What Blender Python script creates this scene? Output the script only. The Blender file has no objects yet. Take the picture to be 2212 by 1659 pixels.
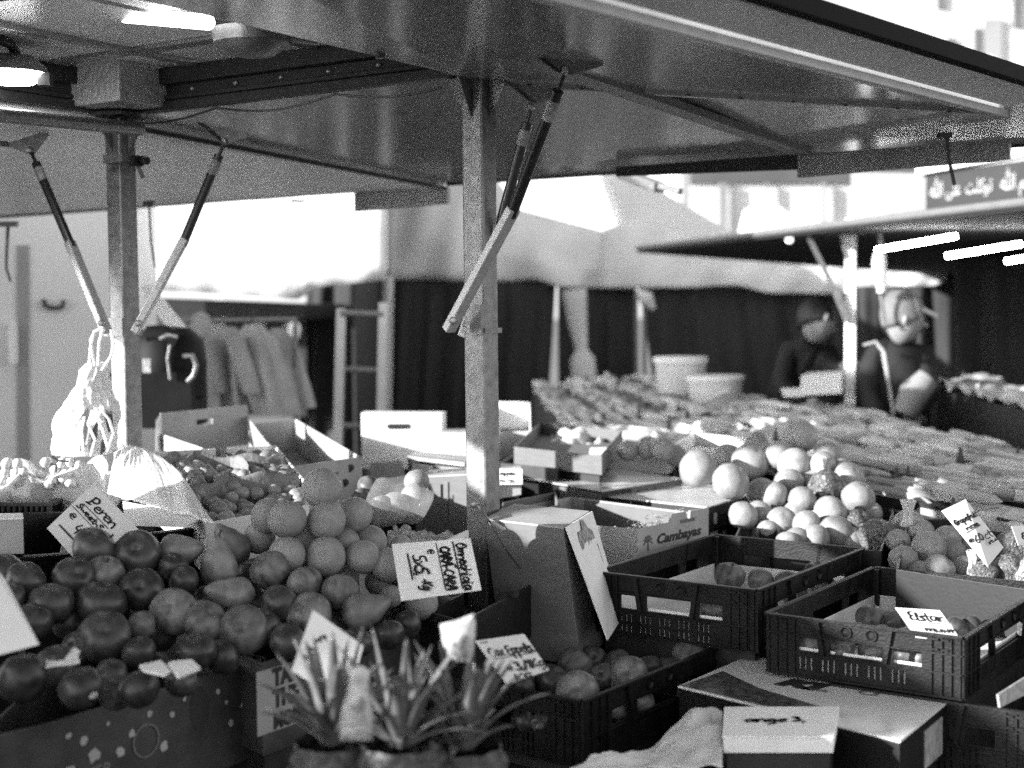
import bpy, bmesh, math, random
from mathutils import Vector, Matrix, Euler, noise
SC = bpy.context.scene
COL = SC.collection
PI = math.pi
rnd = random.Random(7)
# ---------------------------------------------------------------- camera
CAMZ = 1.6
PITCH, ROLL = math.radians(3.1), math.radians(-0.6)
cam = bpy.data.cameras.new('camera'); camo = bpy.data.objects.new('camera', cam); COL.objects.link(camo)
CM = Matrix.Rotation(PI/2 - PITCH, 4, 'X') @ Matrix.Rotation(ROLL, 4, 'Z')
camo.matrix_world = Matrix.Translation((0, 0, CAMZ)) @ CM
cam.sensor_width = 36; cam.lens = 50; cam.clip_start = 0.05; cam.clip_end = 800
cam.dof.use_dof = True; cam.dof.focus_distance = 3.2; cam.dof.aperture_fstop = 2.5
SC.camera = camo
# ---------------------------------------------------------------- world and sun
SUN_EL, SX, SY = math.radians(15.5), -0.93, -0.36      # towards the sun
w = bpy.data.worlds.new('World'); SC.world = w; w.use_nodes = True
nt = w.node_tree; nt.nodes.clear()
sky = nt.nodes.new('ShaderNodeTexSky'); sky.sky_type = 'NISHITA'; sky.sun_disc = False
sky.sun_elevation = SUN_EL; sky.sun_rotation = math.atan2(SX, SY)
bw = nt.nodes.new('ShaderNodeRGBToBW'); bg = nt.nodes.new('ShaderNodeBackground'); bg.inputs[1].default_value = 0.15
wo = nt.nodes.new('ShaderNodeOutputWorld')
nt.links.new(sky.outputs[0], bw.inputs[0]); nt.links.new(bw.outputs[0], bg.inputs[0]); nt.links.new(bg.outputs[0], wo.inputs[0])
sd = Vector((SX, SY, 0)).normalized() * math.cos(SUN_EL) + Vector((0, 0, math.sin(SUN_EL)))
sl = bpy.data.lights.new('sun', 'SUN'); sl.energy = 3.7; sl.angle = math.radians(0.5); sl.color = (1, 1, 1)
so = bpy.data.objects.new('sun', sl); COL.objects.link(so); so.rotation_euler = sd.to_track_quat('Z', 'Y').to_euler()
SC.view_settings.view_transform = 'Standard'; SC.view_settings.look = 'None'
SC.view_settings.exposure = 1.95; SC.view_settings.gamma = 1.0
SC.cycles.use_denoising = False; SC.cycles.sample_clamp_indirect = 5; SC.cycles.use_light_tree = True; SC.cycles.caustics_reflective = False; SC.cycles.caustics_refractive = False
SC.cycles.max_bounces = 8; SC.cycles.diffuse_bounces = 5
# ---------------------------------------------------------------- picture helpers (pixels of a 2212 wide view)
FP = 50/36*2212
M3 = CM.to_3x3()
def ray(x, y):
    v = M3 @ Vector(((x-1106)/FP, -(y-829.5)/FP, -1.0)); return v / v.y
C0 = Vector((0, 0, CAMZ))
def P(x, y, Y): return C0 + ray(x, y) * Y
def PZ(x, y, z):
    v = ray(x, y); return C0 + v * ((z-CAMZ)/v.z)
PX = 1/FP            # metres per pixel per metre of distance
# ---------------------------------------------------------------- materials
_mc = {}
def mat(name, v, rough=.6, var=.12, scale=12, bump=0, bscale=120, metal=0, ov=0, spec=.5, stretch=None, spots=None, trans=0, coat=0):
    if name in _mc: return _mc[name]
    m = bpy.data.materials.new(name); m.use_nodes = True; t = m.node_tree; n = t.nodes; L = t.links
    b = n['Principled BSDF']; b.inputs['Roughness'].default_value = rough; b.inputs['Metallic'].default_value = metal
    b.inputs['Specular IOR Level'].default_value = spec; b.inputs['Coat Weight'].default_value = coat
    tc = n.new('ShaderNodeTexCoord'); src = tc.outputs['Object']
    if stretch:
        mp = n.new('ShaderNodeMapping'); mp.inputs['Scale'].default_value = stretch; L.new(src, mp.inputs[0]); src = mp.outputs[0]
    no = n.new('ShaderNodeTexNoise'); no.inputs['Scale'].default_value = scale; no.inputs['Detail'].default_value = 6; L.new(src, no.inputs['Vector'])
    mr = n.new('ShaderNodeMapRange'); mr.inputs[1].default_value = .3; mr.inputs[2].default_value = .7
    mr.inputs[3].default_value = v*(1-var); mr.inputs[4].default_value = v*(1+var); L.new(no.outputs[0], mr.inputs[0]); out = mr.outputs[0]
    def mul(a, bb):
        q = n.new('ShaderNodeMath'); q.operation = 'MULTIPLY'; L.new(a, q.inputs[0]); L.new(bb, q.inputs[1]); return q.outputs[0]
    if ov:
        oi = n.new('ShaderNodeObjectInfo'); m2 = n.new('ShaderNodeMapRange'); m2.inputs[3].default_value = 1-ov; m2.inputs[4].default_value = 1+ov
        L.new(oi.outputs['Random'], m2.inputs[0]); out = mul(out, m2.outputs[0])
    if spots:                                          # (scale, threshold, factor)
        s2 = n.new('ShaderNodeTexNoise'); s2.inputs['Scale'].default_value = spots[0]; s2.inputs['Detail'].default_value = 3; L.new(src, s2.inputs['Vector'])
        m3 = n.new('ShaderNodeMapRange'); m3.inputs[1].default_value = spots[1]; m3.inputs[2].default_value = spots[1]+.06
        m3.inputs[3].default_value = 1; m3.inputs[4].default_value = spots[2]; L.new(s2.outputs[0], m3.inputs[0]); out = mul(out, m3.outputs[0])
    L.new(out, b.inputs['Base Color'])
    if bump:
        bn = n.new('ShaderNodeTexNoise'); bn.inputs['Scale'].default_value = bscale; bn.inputs['Detail'].default_value = 4; L.new(src, bn.inputs['Vector'])
        bu = n.new('ShaderNodeBump'); bu.inputs['Strength'].default_value = bump; bu.inputs['Distance'].default_value = .01
        L.new(bn.outputs[0], bu.inputs['Height']); L.new(bu.outputs[0], b.inputs['Normal'])
    if trans:
        tr = n.new('ShaderNodeBsdfTranslucent'); L.new(out, tr.inputs[0]); mx = n.new('ShaderNodeMixShader'); mx.inputs[0].default_value = trans
        L.new(b.outputs[0], mx.inputs[1]); L.new(tr.outputs[0], mx.inputs[2]); L.new(mx.outputs[0], n['Material Output'].inputs[0])
    _mc[name] = m; return m
def emit(name, s):
    if name in _mc: return _mc[name]
    m = bpy.data.materials.new(name); m.use_nodes = True; n = m.node_tree.nodes; b = n['Principled BSDF']
    b.inputs['Base Color'].default_value = (.9, .9, .9, 1); b.inputs['Emission Color'].default_value = (1, 1, 1, 1); b.inputs['Emission Strength'].default_value = s
    _mc[name] = m; return m
def film(name, alpha, v=.8, rough=.15):
    if name in _mc: return _mc[name]
    m = mat(name, v, rough, .05, 10, .25, 30); m.node_tree.nodes['Principled BSDF'].inputs['Alpha'].default_value = alpha; return m
GALV = mat('galvanised_steel', .19, .42, .3, 45, .06, 160, metal=.45, spots=(90, .6, .75))
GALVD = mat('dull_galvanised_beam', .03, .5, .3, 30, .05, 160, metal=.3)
ALU = mat('aluminium', .36, .35, .1, 20, 0, metal=.6)
PLATE = mat('tread_plate_aluminium', .42, .4, .15, 60, .8, 55, metal=.15, stretch=(1, 3, 1))
PANEL = mat('glossy_roof_panel', .42, .15, .3, 2.2, .05, 4, spec=.7, stretch=(1, .35, 1), spots=(14, .64, .65))
PANELD = mat('worn_board', .22, .45, .25, 10, .1, 60, spots=(50, .62, .5))
CEIL = mat('ceiling_panel', .8, .35, .08, 4, .02, 8)
BLACK = mat('black_paint', .02, .3, .2, 30)
BLACKP = mat('black_crate_plastic', .008, .42, .6, 25, .15, 200, spec=.25)
STRUTG = mat('strut_channel_steel', .42, .4, .12, 60, .03, 200, metal=.3)
LABELG = mat('worn_paper_label', .3, .6, .35, 60)
CARTW = mat('white_carton_board', .72, .7, .05, 20, .04, 150)
CARTG = mat('brown_carton_board', .12, .8, .10, 18, .08, 160, stretch=(1, 1, 6))
CARTL = mat('light_carton_board', .33, .75, .16, 9, .06, 160, spots=(30, .66, .8))
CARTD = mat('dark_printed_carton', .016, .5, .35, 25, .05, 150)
CARTB = mat('black_printed_carton', .007, .4, .3, 30, .03, 120)
CARTI = mat('raw_carton_inside', .13, .85, .1, 25, .06, 160)
GLOSSC = mat('varnished_carton_lid', .6, .22, .08, 8, .03, 25)
INK = mat('black_ink', .015, .6, .1, 40)
INKG = mat('grey_ink', .12, .6, .2, 40)
CARD = mat('price_card', .72, .55, .03, 30, .02, 80)
PAPER = mat('white_paper', .7, .8, .06, 20, .3, 45, trans=.25)
BAG = mat('white_thin_plastic', .82, .3, .06, 18, .5, 35, trans=.35)
WRAPD = mat('dark_printed_tissue', .1, .35, .8, 5, .8, 7, spots=(3.2, .6, 3.2))
WRAPL = mat('pale_printed_tissue', .42, .35, .55, 45, .6, 60, spots=(22, .58, .35))
WRAPF = mat('shiny_printed_tissue', .4, .3, .6, 4, .8, 7, spots=(3.5, .58, .3))
ORANGE = mat('orange_peel', .225, .42, .14, 2.2, .35, 26, ov=.15, spots=(16, .66, .8))
GRAPEF = mat('grapefruit_peel', .27, .42, .22, 2, .25, 26, ov=.14)
APPLED = mat('dark_apple_skin', .036, .36, .55, 2.4, .05, 20, ov=.4, spec=.4, stretch=(1, 1, .35), spots=(24, .68, 1.7))
APPLEM = mat('mottled_apple_skin', .11, .4, .6, 2.2, .05, 20, ov=.25, spec=.4, stretch=(1, 1, .3), spots=(22, .67, .6))
PEAR = mat('pear_skin', .14, .45, .3, 2, .08, 24, ov=.15, spots=(17, .66, .6))
PLUM = mat('small_pale_fruit_skin', .2, .5, .3, 2, .03, 200, ov=.25)
GRAPE = mat('pale_grape_skin', .55, .25, .15, 30, 0, ov=.1)
STEMM = mat('dark_stem', .03, .7, .2, 60)
LEAF = mat('pineapple_leaf', .11, .3, .35, 30, .08, 90, ov=.2, stretch=(1, 1, 1))
PINEB = mat('pineapple_rind', .03, .5, .5, 60, .6, 60)
TENT = mat('white_tent_canvas', .8, .7, .05, 3, .1, 9, trans=.3)
CURT = mat('dark_curtain_cloth', .03, .85, .25, 4, .1, 30, stretch=(3, 3, .5))
CLOTH = mat('grey_jacket_cloth', .3, .85, .25, 8, .3, 30)
SKIN = mat('skin', .22, .5, .06, 20)
COAT = mat('black_jacket_cloth', .003, .8, .3, 15)
HAIR = mat('black_hair', .015, .6, .3, 60)
DARKM = mat('dark_machine_paint', .006, .6, .4, 12, spec=.12)
BUCK = mat('white_bucket_plastic', .62, .4, .05, 10)
GOODS = mat('heaped_goods', .36, .8, .5, 9, .9, 28, stretch=(1, 1, 1))
HAY = mat('wood_wool', .33, .8, .5, 60, 1.0, 80)
ROADM = mat('paving', .09, .85, .25, 3, .2, 40)
WALLM = mat('pale_facade_render', .55, .8, .1, 2)
GLASSM = mat('window_glass', .1, .1, .2, 2)
SIGNM = mat('sign_board', .025, .5, .1, 4)
SIGNL = mat('pale_sign_board', .17, .5, .06, 4)
WHITE = mat('white_paint', .8, .45, .04, 6)
STRAP = mat('dark_strap', .05, .7, .2, 40)
# ---------------------------------------------------------------- mesh helpers
class MB:
    def __init__(s): s.v = []; s.f = []
    def add(s, vs, fs):
        o = len(s.v); s.v += [Vector(a) for a in vs]; s.f += [tuple(i+o for i in f) for f in fs]; return s
    def box(s, c, size, R=None):
        R = R or Matrix.Identity(3); c = Vector(c); hx, hy, hz = size[0]/2, size[1]/2, size[2]/2
        vs = [c + R @ Vector((a*hx, b*hy, d*hz)) for a in (-1, 1) for b in (-1, 1) for d in (-1, 1)]
        return s.add(vs, [(0,1,3,2),(4,6,7,5),(0,4,5,1),(2,3,7,6),(0,2,6,4),(1,5,7,3)])
    def hexa(s, top, bot):       # two quads of the same winding
        return s.add(list(top)+list(bot), [(0,1,2,3),(7,6,5,4),(0,4,5,1),(1,5,6,2),(2,6,7,3),(3,7,4,0)])
    def prism(s, pts, ext):
        ext = Vector(ext); n = len(pts); vs = [Vector(p) for p in pts]; vs += [p+ext for p in vs[:n]]
        return s.add(vs, [tuple(range(n)), tuple(range(2*n-1, n-1, -1))] + [(i, (i+1) % n, (i+1) % n+n, i+n) for i in range(n)])
    def tube(s, pts, r, n=12, cap=True):
        pts = [Vector(p) for p in pts]; rs = r if isinstance(r, (list, tuple)) else [r]*len(pts); vs = []; fs = []
        up = None
        for i, p in enumerate(pts):
            t = (pts[min(i+1, len(pts)-1)] - pts[max(i-1, 0)]).normalized()
            if up is None: up = t.orthogonal().normalized()
            up = (up - t*up.dot(t)).normalized(); q = t.cross(up)
            for k in range(n):
                a = 2*PI*k/n; vs.append(p + (up*math.cos(a) + q*math.sin(a))*rs[i])
        for i in range(len(pts)-1):
            for k in range(n):
                a, b = i*n+k, i*n+(k+1) % n; fs.append((a, b, b+n, a+n))
        if cap: fs += [tuple(range(n-1, -1, -1)), tuple((len(pts)-1)*n+k for k in range(n))]
        return s.add(vs, fs)
    def beam(s, a, b, w, h, up=(0, 0, 1)):      # square bar from a to b
        a = Vector(a); b = Vector(b); t = (b-a).normalized(); u = Vector(up); side = t.cross(u).normalized(); u = side.cross(t).normalized()
        q = lambda p: [p - side*w/2 - u*h/2, p + side*w/2 - u*h/2, p + side*w/2 + u*h/2, p - side*w/2 + u*h/2]
        return s.hexa(q(a), q(b))
    def lathe(s, prof, c, n=24, R=None):
        R = R or Matrix.Identity(3); c = Vector(c); vs = []; fs = []
        for r, z in prof:
            for k in range(n):
                a = 2*PI*k/n; vs.append(c + R @ Vector((r*math.cos(a), r*math.sin(a), z)))
        for i in range(len(prof)-1):
            for k in range(n): fs.append((i*n+k, i*n+(k+1) % n, (i+1)*n+(k+1) % n, (i+1)*n+k))
        return s.add(vs, fs)
    def grid(s, f, nu, nv):
        vs = [f(i/nu, j/nv) for j in range(nv+1) for i in range(nu+1)]
        return s.add(vs, [(j*(nu+1)+i, j*(nu+1)+i+1, (j+1)*(nu+1)+i+1, (j+1)*(nu+1)+i) for j in range(nv) for i in range(nu)])
    def wall(s, o, ax, up, nrm, xs, zs, solid, th):   # slab with rectangular holes
        o, ax, up, nrm = map(Vector, (o, ax, up, nrm)); p = lambda i, j, k: o + ax*xs[i] + up*zs[j] + nrm*(th*k)
        nx, nz = len(xs)-1, len(zs)-1; S = lambda i, j: 0 <= i < nx and 0 <= j < nz and solid(i, j)
        for i in range(nx):
            for j in range(nz):
                if not S(i, j): continue
                a = [p(i,j,0), p(i+1,j,0), p(i+1,j+1,0), p(i,j+1,0)]; b = [p(i,j,1), p(i+1,j,1), p(i+1,j+1,1), p(i,j+1,1)]
                s.add(a, [(0,1,2,3)]); s.add(b, [(3,2,1,0)])
                if not S(i-1, j): s.add([a[0], a[3], b[3], b[0]], [(0,1,2,3)])
                if not S(i+1, j): s.add([a[1], b[1], b[2], a[2]], [(0,1,2,3)])
                if not S(i, j-1): s.add([a[0], b[0], b[1], a[1]], [(0,1,2,3)])
                if not S(i, j+1): s.add([a[3], a[2], b[2], b[3]], [(0,1,2,3)])
        return s
def mkmesh(name, mb, m, smooth=False, inv=None, angle=40):
    me = bpy.data.meshes.new(name); vs = [inv @ v for v in mb.v] if inv else mb.v
    me.from_pydata([tuple(v) for v in vs], [], mb.f); me.validate()
    bm = bmesh.new(); bm.from_mesh(me); bmesh.ops.remove_doubles(bm, verts=bm.verts, dist=1e-5); bmesh.ops.recalc_face_normals(bm, faces=bm.faces); bm.to_mesh(me); bm.free()
    if smooth:
        me.polygons.foreach_set('use_smooth', [True]*len(me.polygons)); me.set_sharp_from_angle(angle=math.radians(angle))
    me.materials.append(m); return me
def thing(name, label, cat, loc=(0, 0, 0), rz=0, group=None):
    o = bpy.data.objects.new(name, None); COL.objects.link(o); o.location = loc; o.rotation_euler = (0, 0, rz); o.empty_display_size = .05
    o['label'] = label; o['category'] = cat
    if group: o['group'] = group
    return o
def rootmat(o): return Matrix.Translation(o.location) @ o.rotation_euler.to_matrix().to_4x4()
def part(name, mb, m, root, parent=None, smooth=False, bevel=0, solid=0, sub=0, label=None, angle=40):
    me = mkmesh(name, mb, m, smooth, rootmat(root).inverted(), angle); o = bpy.data.objects.new(name, me); COL.objects.link(o); o.parent = parent or root
    mods(o, bevel, solid, sub)
    if label: o['label'] = label
    return o
def mods(o, bevel, solid, sub):
    if sub: q = o.modifiers.new('s', 'SUBSURF'); q.levels = q.render_levels = sub
    if solid: q = o.modifiers.new('t', 'SOLIDIFY'); q.thickness = solid; q.offset = 0
    if bevel: q = o.modifiers.new('b', 'BEVEL'); q.width = bevel; q.segments = 2; q.limit_method = 'ANGLE'
def one(name, mb, m, label=None, cat=None, group=None, kind=None, smooth=False, bevel=0, solid=0, sub=0, loc=None, angle=40):
    loc = Vector(loc) if loc is not None else (sum(mb.v, Vector())/len(mb.v) if not kind else Vector())
    me = mkmesh(name, mb, m, smooth, Matrix.Translation(-loc), angle); o = bpy.data.objects.new(name, me); COL.objects.link(o); o.location = loc
    mods(o, bevel, solid, sub)
    if label: o['label'] = label
    if cat: o['category'] = cat
    if group: o['group'] = group
    if kind: o['kind'] = kind
    return o
def text(s, size, org, right, up, m, root, name='lettering', parent=None, bold=0.0, sx=1.0, shear=0.0, align='LEFT', off=.0012):
    cu = bpy.data.curves.new('txt', 'FONT'); cu.body = s; cu.size = size; cu.align_x = align; cu.offset = bold*size; cu.shear = shear; cu.extrude = .0002; cu.resolution_u = 3
    t = bpy.data.objects.new('txt', cu); COL.objects.link(t); dg = bpy.context.evaluated_depsgraph_get(); me = bpy.data.meshes.new_from_object(t.evaluated_get(dg))
    bpy.data.objects.remove(t); r = Vector(right).normalized(); u = Vector(up).normalized(); n = r.cross(u).normalized(); u = n.cross(r)
    o3 = Vector(org); inv = rootmat(root).inverted()
    for v in me.vertices: c = v.co.copy(); v.co = inv @ (o3 + r*c.x*sx + u*c.y + n*(c.z+off))
    me.materials.clear(); me.materials.append(m)
    o = bpy.data.objects.new(name, me); COL.objects.link(o); o.parent = parent or root; return o
# single stroke handwriting
G = {'a':([[(.7,.5),(.35,.62),(.08,.3),(.3,0),(.6,.2),(.7,.55),(.68,.1),(.85,0)]],.85),'b':([[(.1,1),(.08,.1),(.4,0),(.62,.3),(.35,.55),(.1,.35)]],.7),
'c':([[(.6,.5),(.3,.62),(.05,.3),(.3,0),(.62,.1)]],.65),'e':([[(.1,.3),(.55,.36),(.45,.6),(.15,.55),(.06,.2),(.3,0),(.65,.12)]],.68),
'f':([[(.6,.95),(.35,1),(.25,.6),(.25,-.3)],[(.05,.55),(.5,.55)]],.55),'g':([[(.6,.5),(.3,.62),(.06,.3),(.3,.02),(.6,.3),(.62,.55),(.55,-.35),(.1,-.45)]],.75),
'h':([[(.1,1),(.1,0),(.15,.4),(.45,.6),(.6,.4),(.6,0)]],.75),'i':([[(.1,.58),(.12,.05),(.28,0)],[(.12,.8),(.14,.84)]],.32),'k':([[(.1,1),(.1,0)],[(.6,.6),(.1,.28),(.6,0)]],.65),
'l':([[(.05,.1),(.35,.8),(.2,1),(.1,.6),(.15,.05),(.35,0)]],.4),'m':([[(.05,.6),(.08,0),(.15,.4),(.35,.6),(.42,.4),(.42,0),(.5,.45),(.7,.6),(.8,.4),(.8,0)]],.95),
'n':([[(.05,.6),(.08,0),(.15,.4),(.45,.6),(.58,.4),(.6,0)]],.72),'o':([[(.35,.6),(.06,.3),(.3,0),(.6,.3),(.35,.6),(.62,.62)]],.7),
'p':([[(.1,.6),(.08,-.45)],[(.1,.4),(.4,.62),(.6,.32),(.35,.02),(.1,.15)]],.7),'r':([[(.08,.6),(.1,0),(.15,.35),(.4,.6),(.55,.5)]],.55),
's':([[(.55,.5),(.3,.62),(.1,.45),(.5,.2),(.35,0),(.05,.08)]],.6),'t':([[(.25,.95),(.22,.1),(.45,0)],[(.02,.62),(.5,.62)]],.5),'u':([[(.05,.6),(.1,.1),(.35,0),(.55,.3),(.6,.6),(.6,0)]],.72),
'v':([[(.05,.6),(.3,0),(.6,.62)]],.62),'w':([[(.05,.6),(.2,0),(.4,.45),(.6,0),(.8,.62)]],.85),'x':([[(.05,.6),(.6,0)],[(.6,.6),(.05,0)]],.68),
'A':([[(.05,0),(.3,1),(.45,1),(.65,0)],[(.15,.4),(.6,.4)]],.75),'C':([[(.65,.85),(.35,1),(.05,.5),(.35,0),(.7,.15)]],.75),'E':([[(.6,.95),(.2,1),(.1,.6),(.45,.52),(.08,.4),(.15,0),(.65,.08)]],.7),
'G':([[(.65,.85),(.35,1),(.05,.5),(.35,0),(.65,.2),(.65,.45),(.4,.45)]],.8),'K':([[(.1,1),(.08,0)],[(.65,1),(.1,.45),(.7,0)]],.75),'L':([[(.1,1),(.1,.02),(.6,0)]],.65),
'O':([[(.4,1),(.05,.6),(.15,.05),(.55,0),(.75,.5),(.5,1),(.2,.85),(.4,.6)]],.85),'P':([[(.1,0),(.2,1),(.1,.9),(.5,1.1),(.75,.75),(.45,.4),(.15,.5)],[(-.1,-.05),(.35,.08)]],.8),
'R':([[(.1,0),(.12,1),(.5,.95),(.6,.7),(.15,.5),(.65,0)]],.75),'S':([[(.6,.85),(.35,1),(.1,.75),(.55,.35),(.35,0),(.02,.15)]],.68),'H':([[(.1,1),(.1,0)],[(.6,1),(.6,0)],[(.1,.5),(.6,.5)]],.75),
'0':([[(.35,1),(.05,.5),(.35,0),(.6,.5),(.35,1)]],.7),'1':([[(.05,.75),(.3,1),(.3,0)]],.45),'3':([[(.08,.9),(.4,1),(.5,.75),(.2,.55),(.6,.35),(.35,0),(.02,.1)]],.65),
'4':([[(.3,1),(.05,.4),(.6,.42)],[(.45,.7),(.42,0)]],.7),'5':([[(.6,1),(.15,.95),(.1,.55),(.5,.55),(.55,.15),(.25,0),(.02,.1)]],.65),'6':([[(.5,1),(.1,.5),(.15,.05),(.5,.05),(.55,.4),(.15,.4)]],.65),
'7':([[(.05,.95),(.6,1),(.25,0)],[(.15,.5),(.55,.52)]],.65),'@':([[(.55,.4),(.3,.55),(.2,.3),(.45,.2),(.6,.5),(.65,.2),(.85,.5),(.5,.85),(.1,.6),(.05,.2),(.4,-.05),(.8,0)]],.95),
'-':([[(.08,.35),(.4,.37)]],.5),'.':([[(.1,0),(.13,.04)]],.25),',':([[(.15,.08),(.05,-.15)]],.25),'/':([[(.05,-.1),(.4,1)]],.45),' ':([],.4),'"':([[(.05,1.1),(.12,.85)],[(.3,1.15),(.3,.88)],[(.55,1.1),(.45,.85)]],.65),"~":([[(-.0,0),(1,0.03)]],1.0)}
def chaikin(p, it=2):
    for _ in range(it):
        if len(p) < 3: return p
        q = [p[0]]
        for a, b in zip(p, p[1:]): q += [(a[0]*.75+b[0]*.25, a[1]*.75+b[1]*.25), (a[0]*.25+b[0]*.75, a[1]*.25+b[1]*.75)]
        q.append(p[-1]); p = q
    return p
def script(s, h, org, right, up, lw, mb, slant=.12, tight=.9, width=None):
    right = Vector(right).normalized(); up = Vector(up).normalized(); n = right.cross(up).normalized(); cx = 0; R = random.Random(s)
    tot = sum(G[c][1] for c in s if c in G)*tight; k = (width/(tot*h)) if width else 1.0
    for c in s:
        if c not in G: cx += .5; continue
        st, wd = G[c]; jy = R.uniform(-.05, .05)
        for line in st:
            pts = [Vector(org) + right*((cx+a[0]+a[1]*slant)*h*k) + up*((a[1]+jy)*h) for a in chaikin(line)]
            rib(mb, pts, lw*R.uniform(1.05, 1.5), n)
        cx += wd*tight
def rib(mb, pts, lw, n, th=.0006):
    for a, b in zip(pts, pts[1:]):
        t = (b-a)
        if t.length < 1e-6: continue
        t = t.normalized(); sd_ = n.cross(t)*lw/2; e = t*lw*.3
        mb.hexa([a-e-sd_+n*th, a-e+sd_+n*th, b+e+sd_+n*th, b+e-sd_+n*th], [a-e-sd_+n*.0001, a-e+sd_+n*.0001, b+e+sd_+n*.0001, b+e-sd_+n*.0001])
def copy_tree(o, parent=None):
    c = o.copy(); COL.objects.link(c); c.parent = parent
    for ch in [x for x in COL.objects if x.parent == o]: copy_tree(ch, c)
    return c
def rot(a): return Matrix.Rotation(math.radians(a), 3, 'Z')
# stall frame
LP, RP = P(265, 500, 4.0), P(1037, 500, 3.35)
dv = (RP-LP); dv.z = 0; BW_ = dv.length; dv.normalize(); nv = Vector((-dv.y, dv.x, 0)); FR = Matrix((dv, nv, Vector((0, 0, 1)))).transposed()
ZB = 2.14
# ================================================================ SETTING
one('paving_ground', MB().grid(lambda u, v: Vector((-120+240*u, -60+240*v, 0)), 8, 8), ROADM, kind='structure')
# ---------------------------------------------------------------- the stall that carries the fruit: posts, beams, roof panels, flaps
ST = thing('market_stall', 'galvanised market stall with two posts, roof flaps on gas struts and a corner box', 'market stall', (LP.x, LP.y, 0))
def post(c, z1, nm):
    b = MB(); b.box((c.x, c.y, z1/2), (.06, .06, z1), FR); return part('post', b, GALV, ST, bevel=.006)
p1 = post(LP, ZB, 'l'); p2 = post(RP, ZB, 'r')
for pp, c, s in ((p1, LP, -1), (p2, RP, 1)):            # gusset plates at the heads
    g = MB()
    for d in (dv, -dv, nv, -nv):
        n2 = Vector((-d.y, d.x, 0))*.004
        a = c.copy(); a.z = ZB; q = a + d*.031
        g.prism([q-n2/2, q+d*.06-n2/2, q+Vector((0, 0, -.10))-n2/2], n2)
    part('gusset', g, GALV, ST, parent=pp)
# clamp on the left post, clip plates on both posts
cl = MB(); c = P(268, 345, 3.95); cl.box(c, (.075, .085, .022), FR); h = part('clamp', cl, GALV, ST, parent=p1)
k = MB(); q = P(308, 348, 3.93); k.box(q-Vector((.018, 0, 0)), (.022, .03, .03), FR); k.tube([q, q+Vector((.016, -.01, 0))], .011, 10); k.beam(q+Vector((-.012, 0, -.015)), q+Vector((0, 0, -.045)), .01, .01); part('clamp_knob', k, BLACK, ST, parent=p1)
cl = MB(); c = P(1040, 714, 3.35); cl.box(c, (.07, .07, .012), FR); cl.box(P(1032, 690, 3.31), (.03, .02, .07), FR); part('hinge_plate', cl, GALV, ST, parent=p2)
cl = MB(); c = P(266, 706, 4.0); cl.box(c, (.075, .075, .05), FR); part('hinge_plate', cl, GALV, ST, parent=p1)
def profile_beam(a, b, nm='beam', h=.115):
    m = MB(); a = Vector(a); b = Vector(b); t = (b-a).normalized(); sdv = Vector((t.y, -t.x, 0))
    m.beam(a+Vector((0, 0, .012)), b+Vector((0, 0, .012)), .055, .024); m.beam(a+Vector((0, 0, .045)), b+Vector((0, 0, .045)), .03, .042)
    m.beam(a+Vector((0, 0, .066+.022))+sdv*.01, b+Vector((0, 0, .066+.022))+sdv*.01, .062, .044)
    m.beam(a+Vector((0, 0, .033))+sdv*.022, b+Vector((0, 0, .033))+sdv*.022, .006, .012)
    return part('beam', m, GALVD, ST, bevel=.002)
A0 = Vector((LP.x, LP.y, ZB)); B0 = Vector((RP.x, RP.y, ZB))
bm1 = profile_beam(A0 + dv*.06, B0 - dv*.035)
bm2 = profile_beam(A0 - nv*2.2, A0 - nv*.06)
bm3 = profile_beam(B0 + dv*.034, B0 + dv*.3)
bm4 = profile_beam(B0 - nv*2.2, B0 - nv*.034)
# ceiling over the camera side
ce = MB(); z = ZB+.115
q = [A0-nv*2.6, A0, B0, B0-nv*2.6]; q = [Vector((p.x, p.y, z)) for p in q]; ce.hexa([p+Vector((0, 0, .03)) for p in q], q)
cp = part('ceiling_panel', ce, CEIL, ST)
bt = MB()
for k in (.28, .62, .93): a = A0.lerp(B0, k); bt.box(Vector((a.x, a.y, z-.006))-nv*1.2, (.03, 2.3, .012), FR)
for k in (.25, .8): a = A0+dv*.6-nv*k; bt.box((a.x, a.y, z-.005), (1.1, .05, .008), FR)
part('ceiling_batten', bt, ALU, ST, parent=cp)
# tread plate box around the left post head
cb = MB(); c = Vector((A0.x, A0.y, ZB+.062)) + dv*.0 - nv*.0; cb.box(c - nv*.03 + dv*.05, (.30, .30, .108), FR)
cbo = part('corner_box', cb, PLATE, ST, bevel=.003)
rg = MB(); rg.lathe([(.035, -.0525), (.078, -.0525), (.085, -.062), (.078, -.07), (.045, -.066), (.035, -.0525)], c - nv*.03+dv*.03, 32); part('dish_ring', rg, BLACK, ST, parent=cbo, smooth=True)
# round rail running to the left
rl = MB(); a = P(303, 279, 3.86); b = P(-120, 236, 3.12); rl.tube([a, b], .0175, 20); part('round_rail', rl, GALV, ST, smooth=True)
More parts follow.
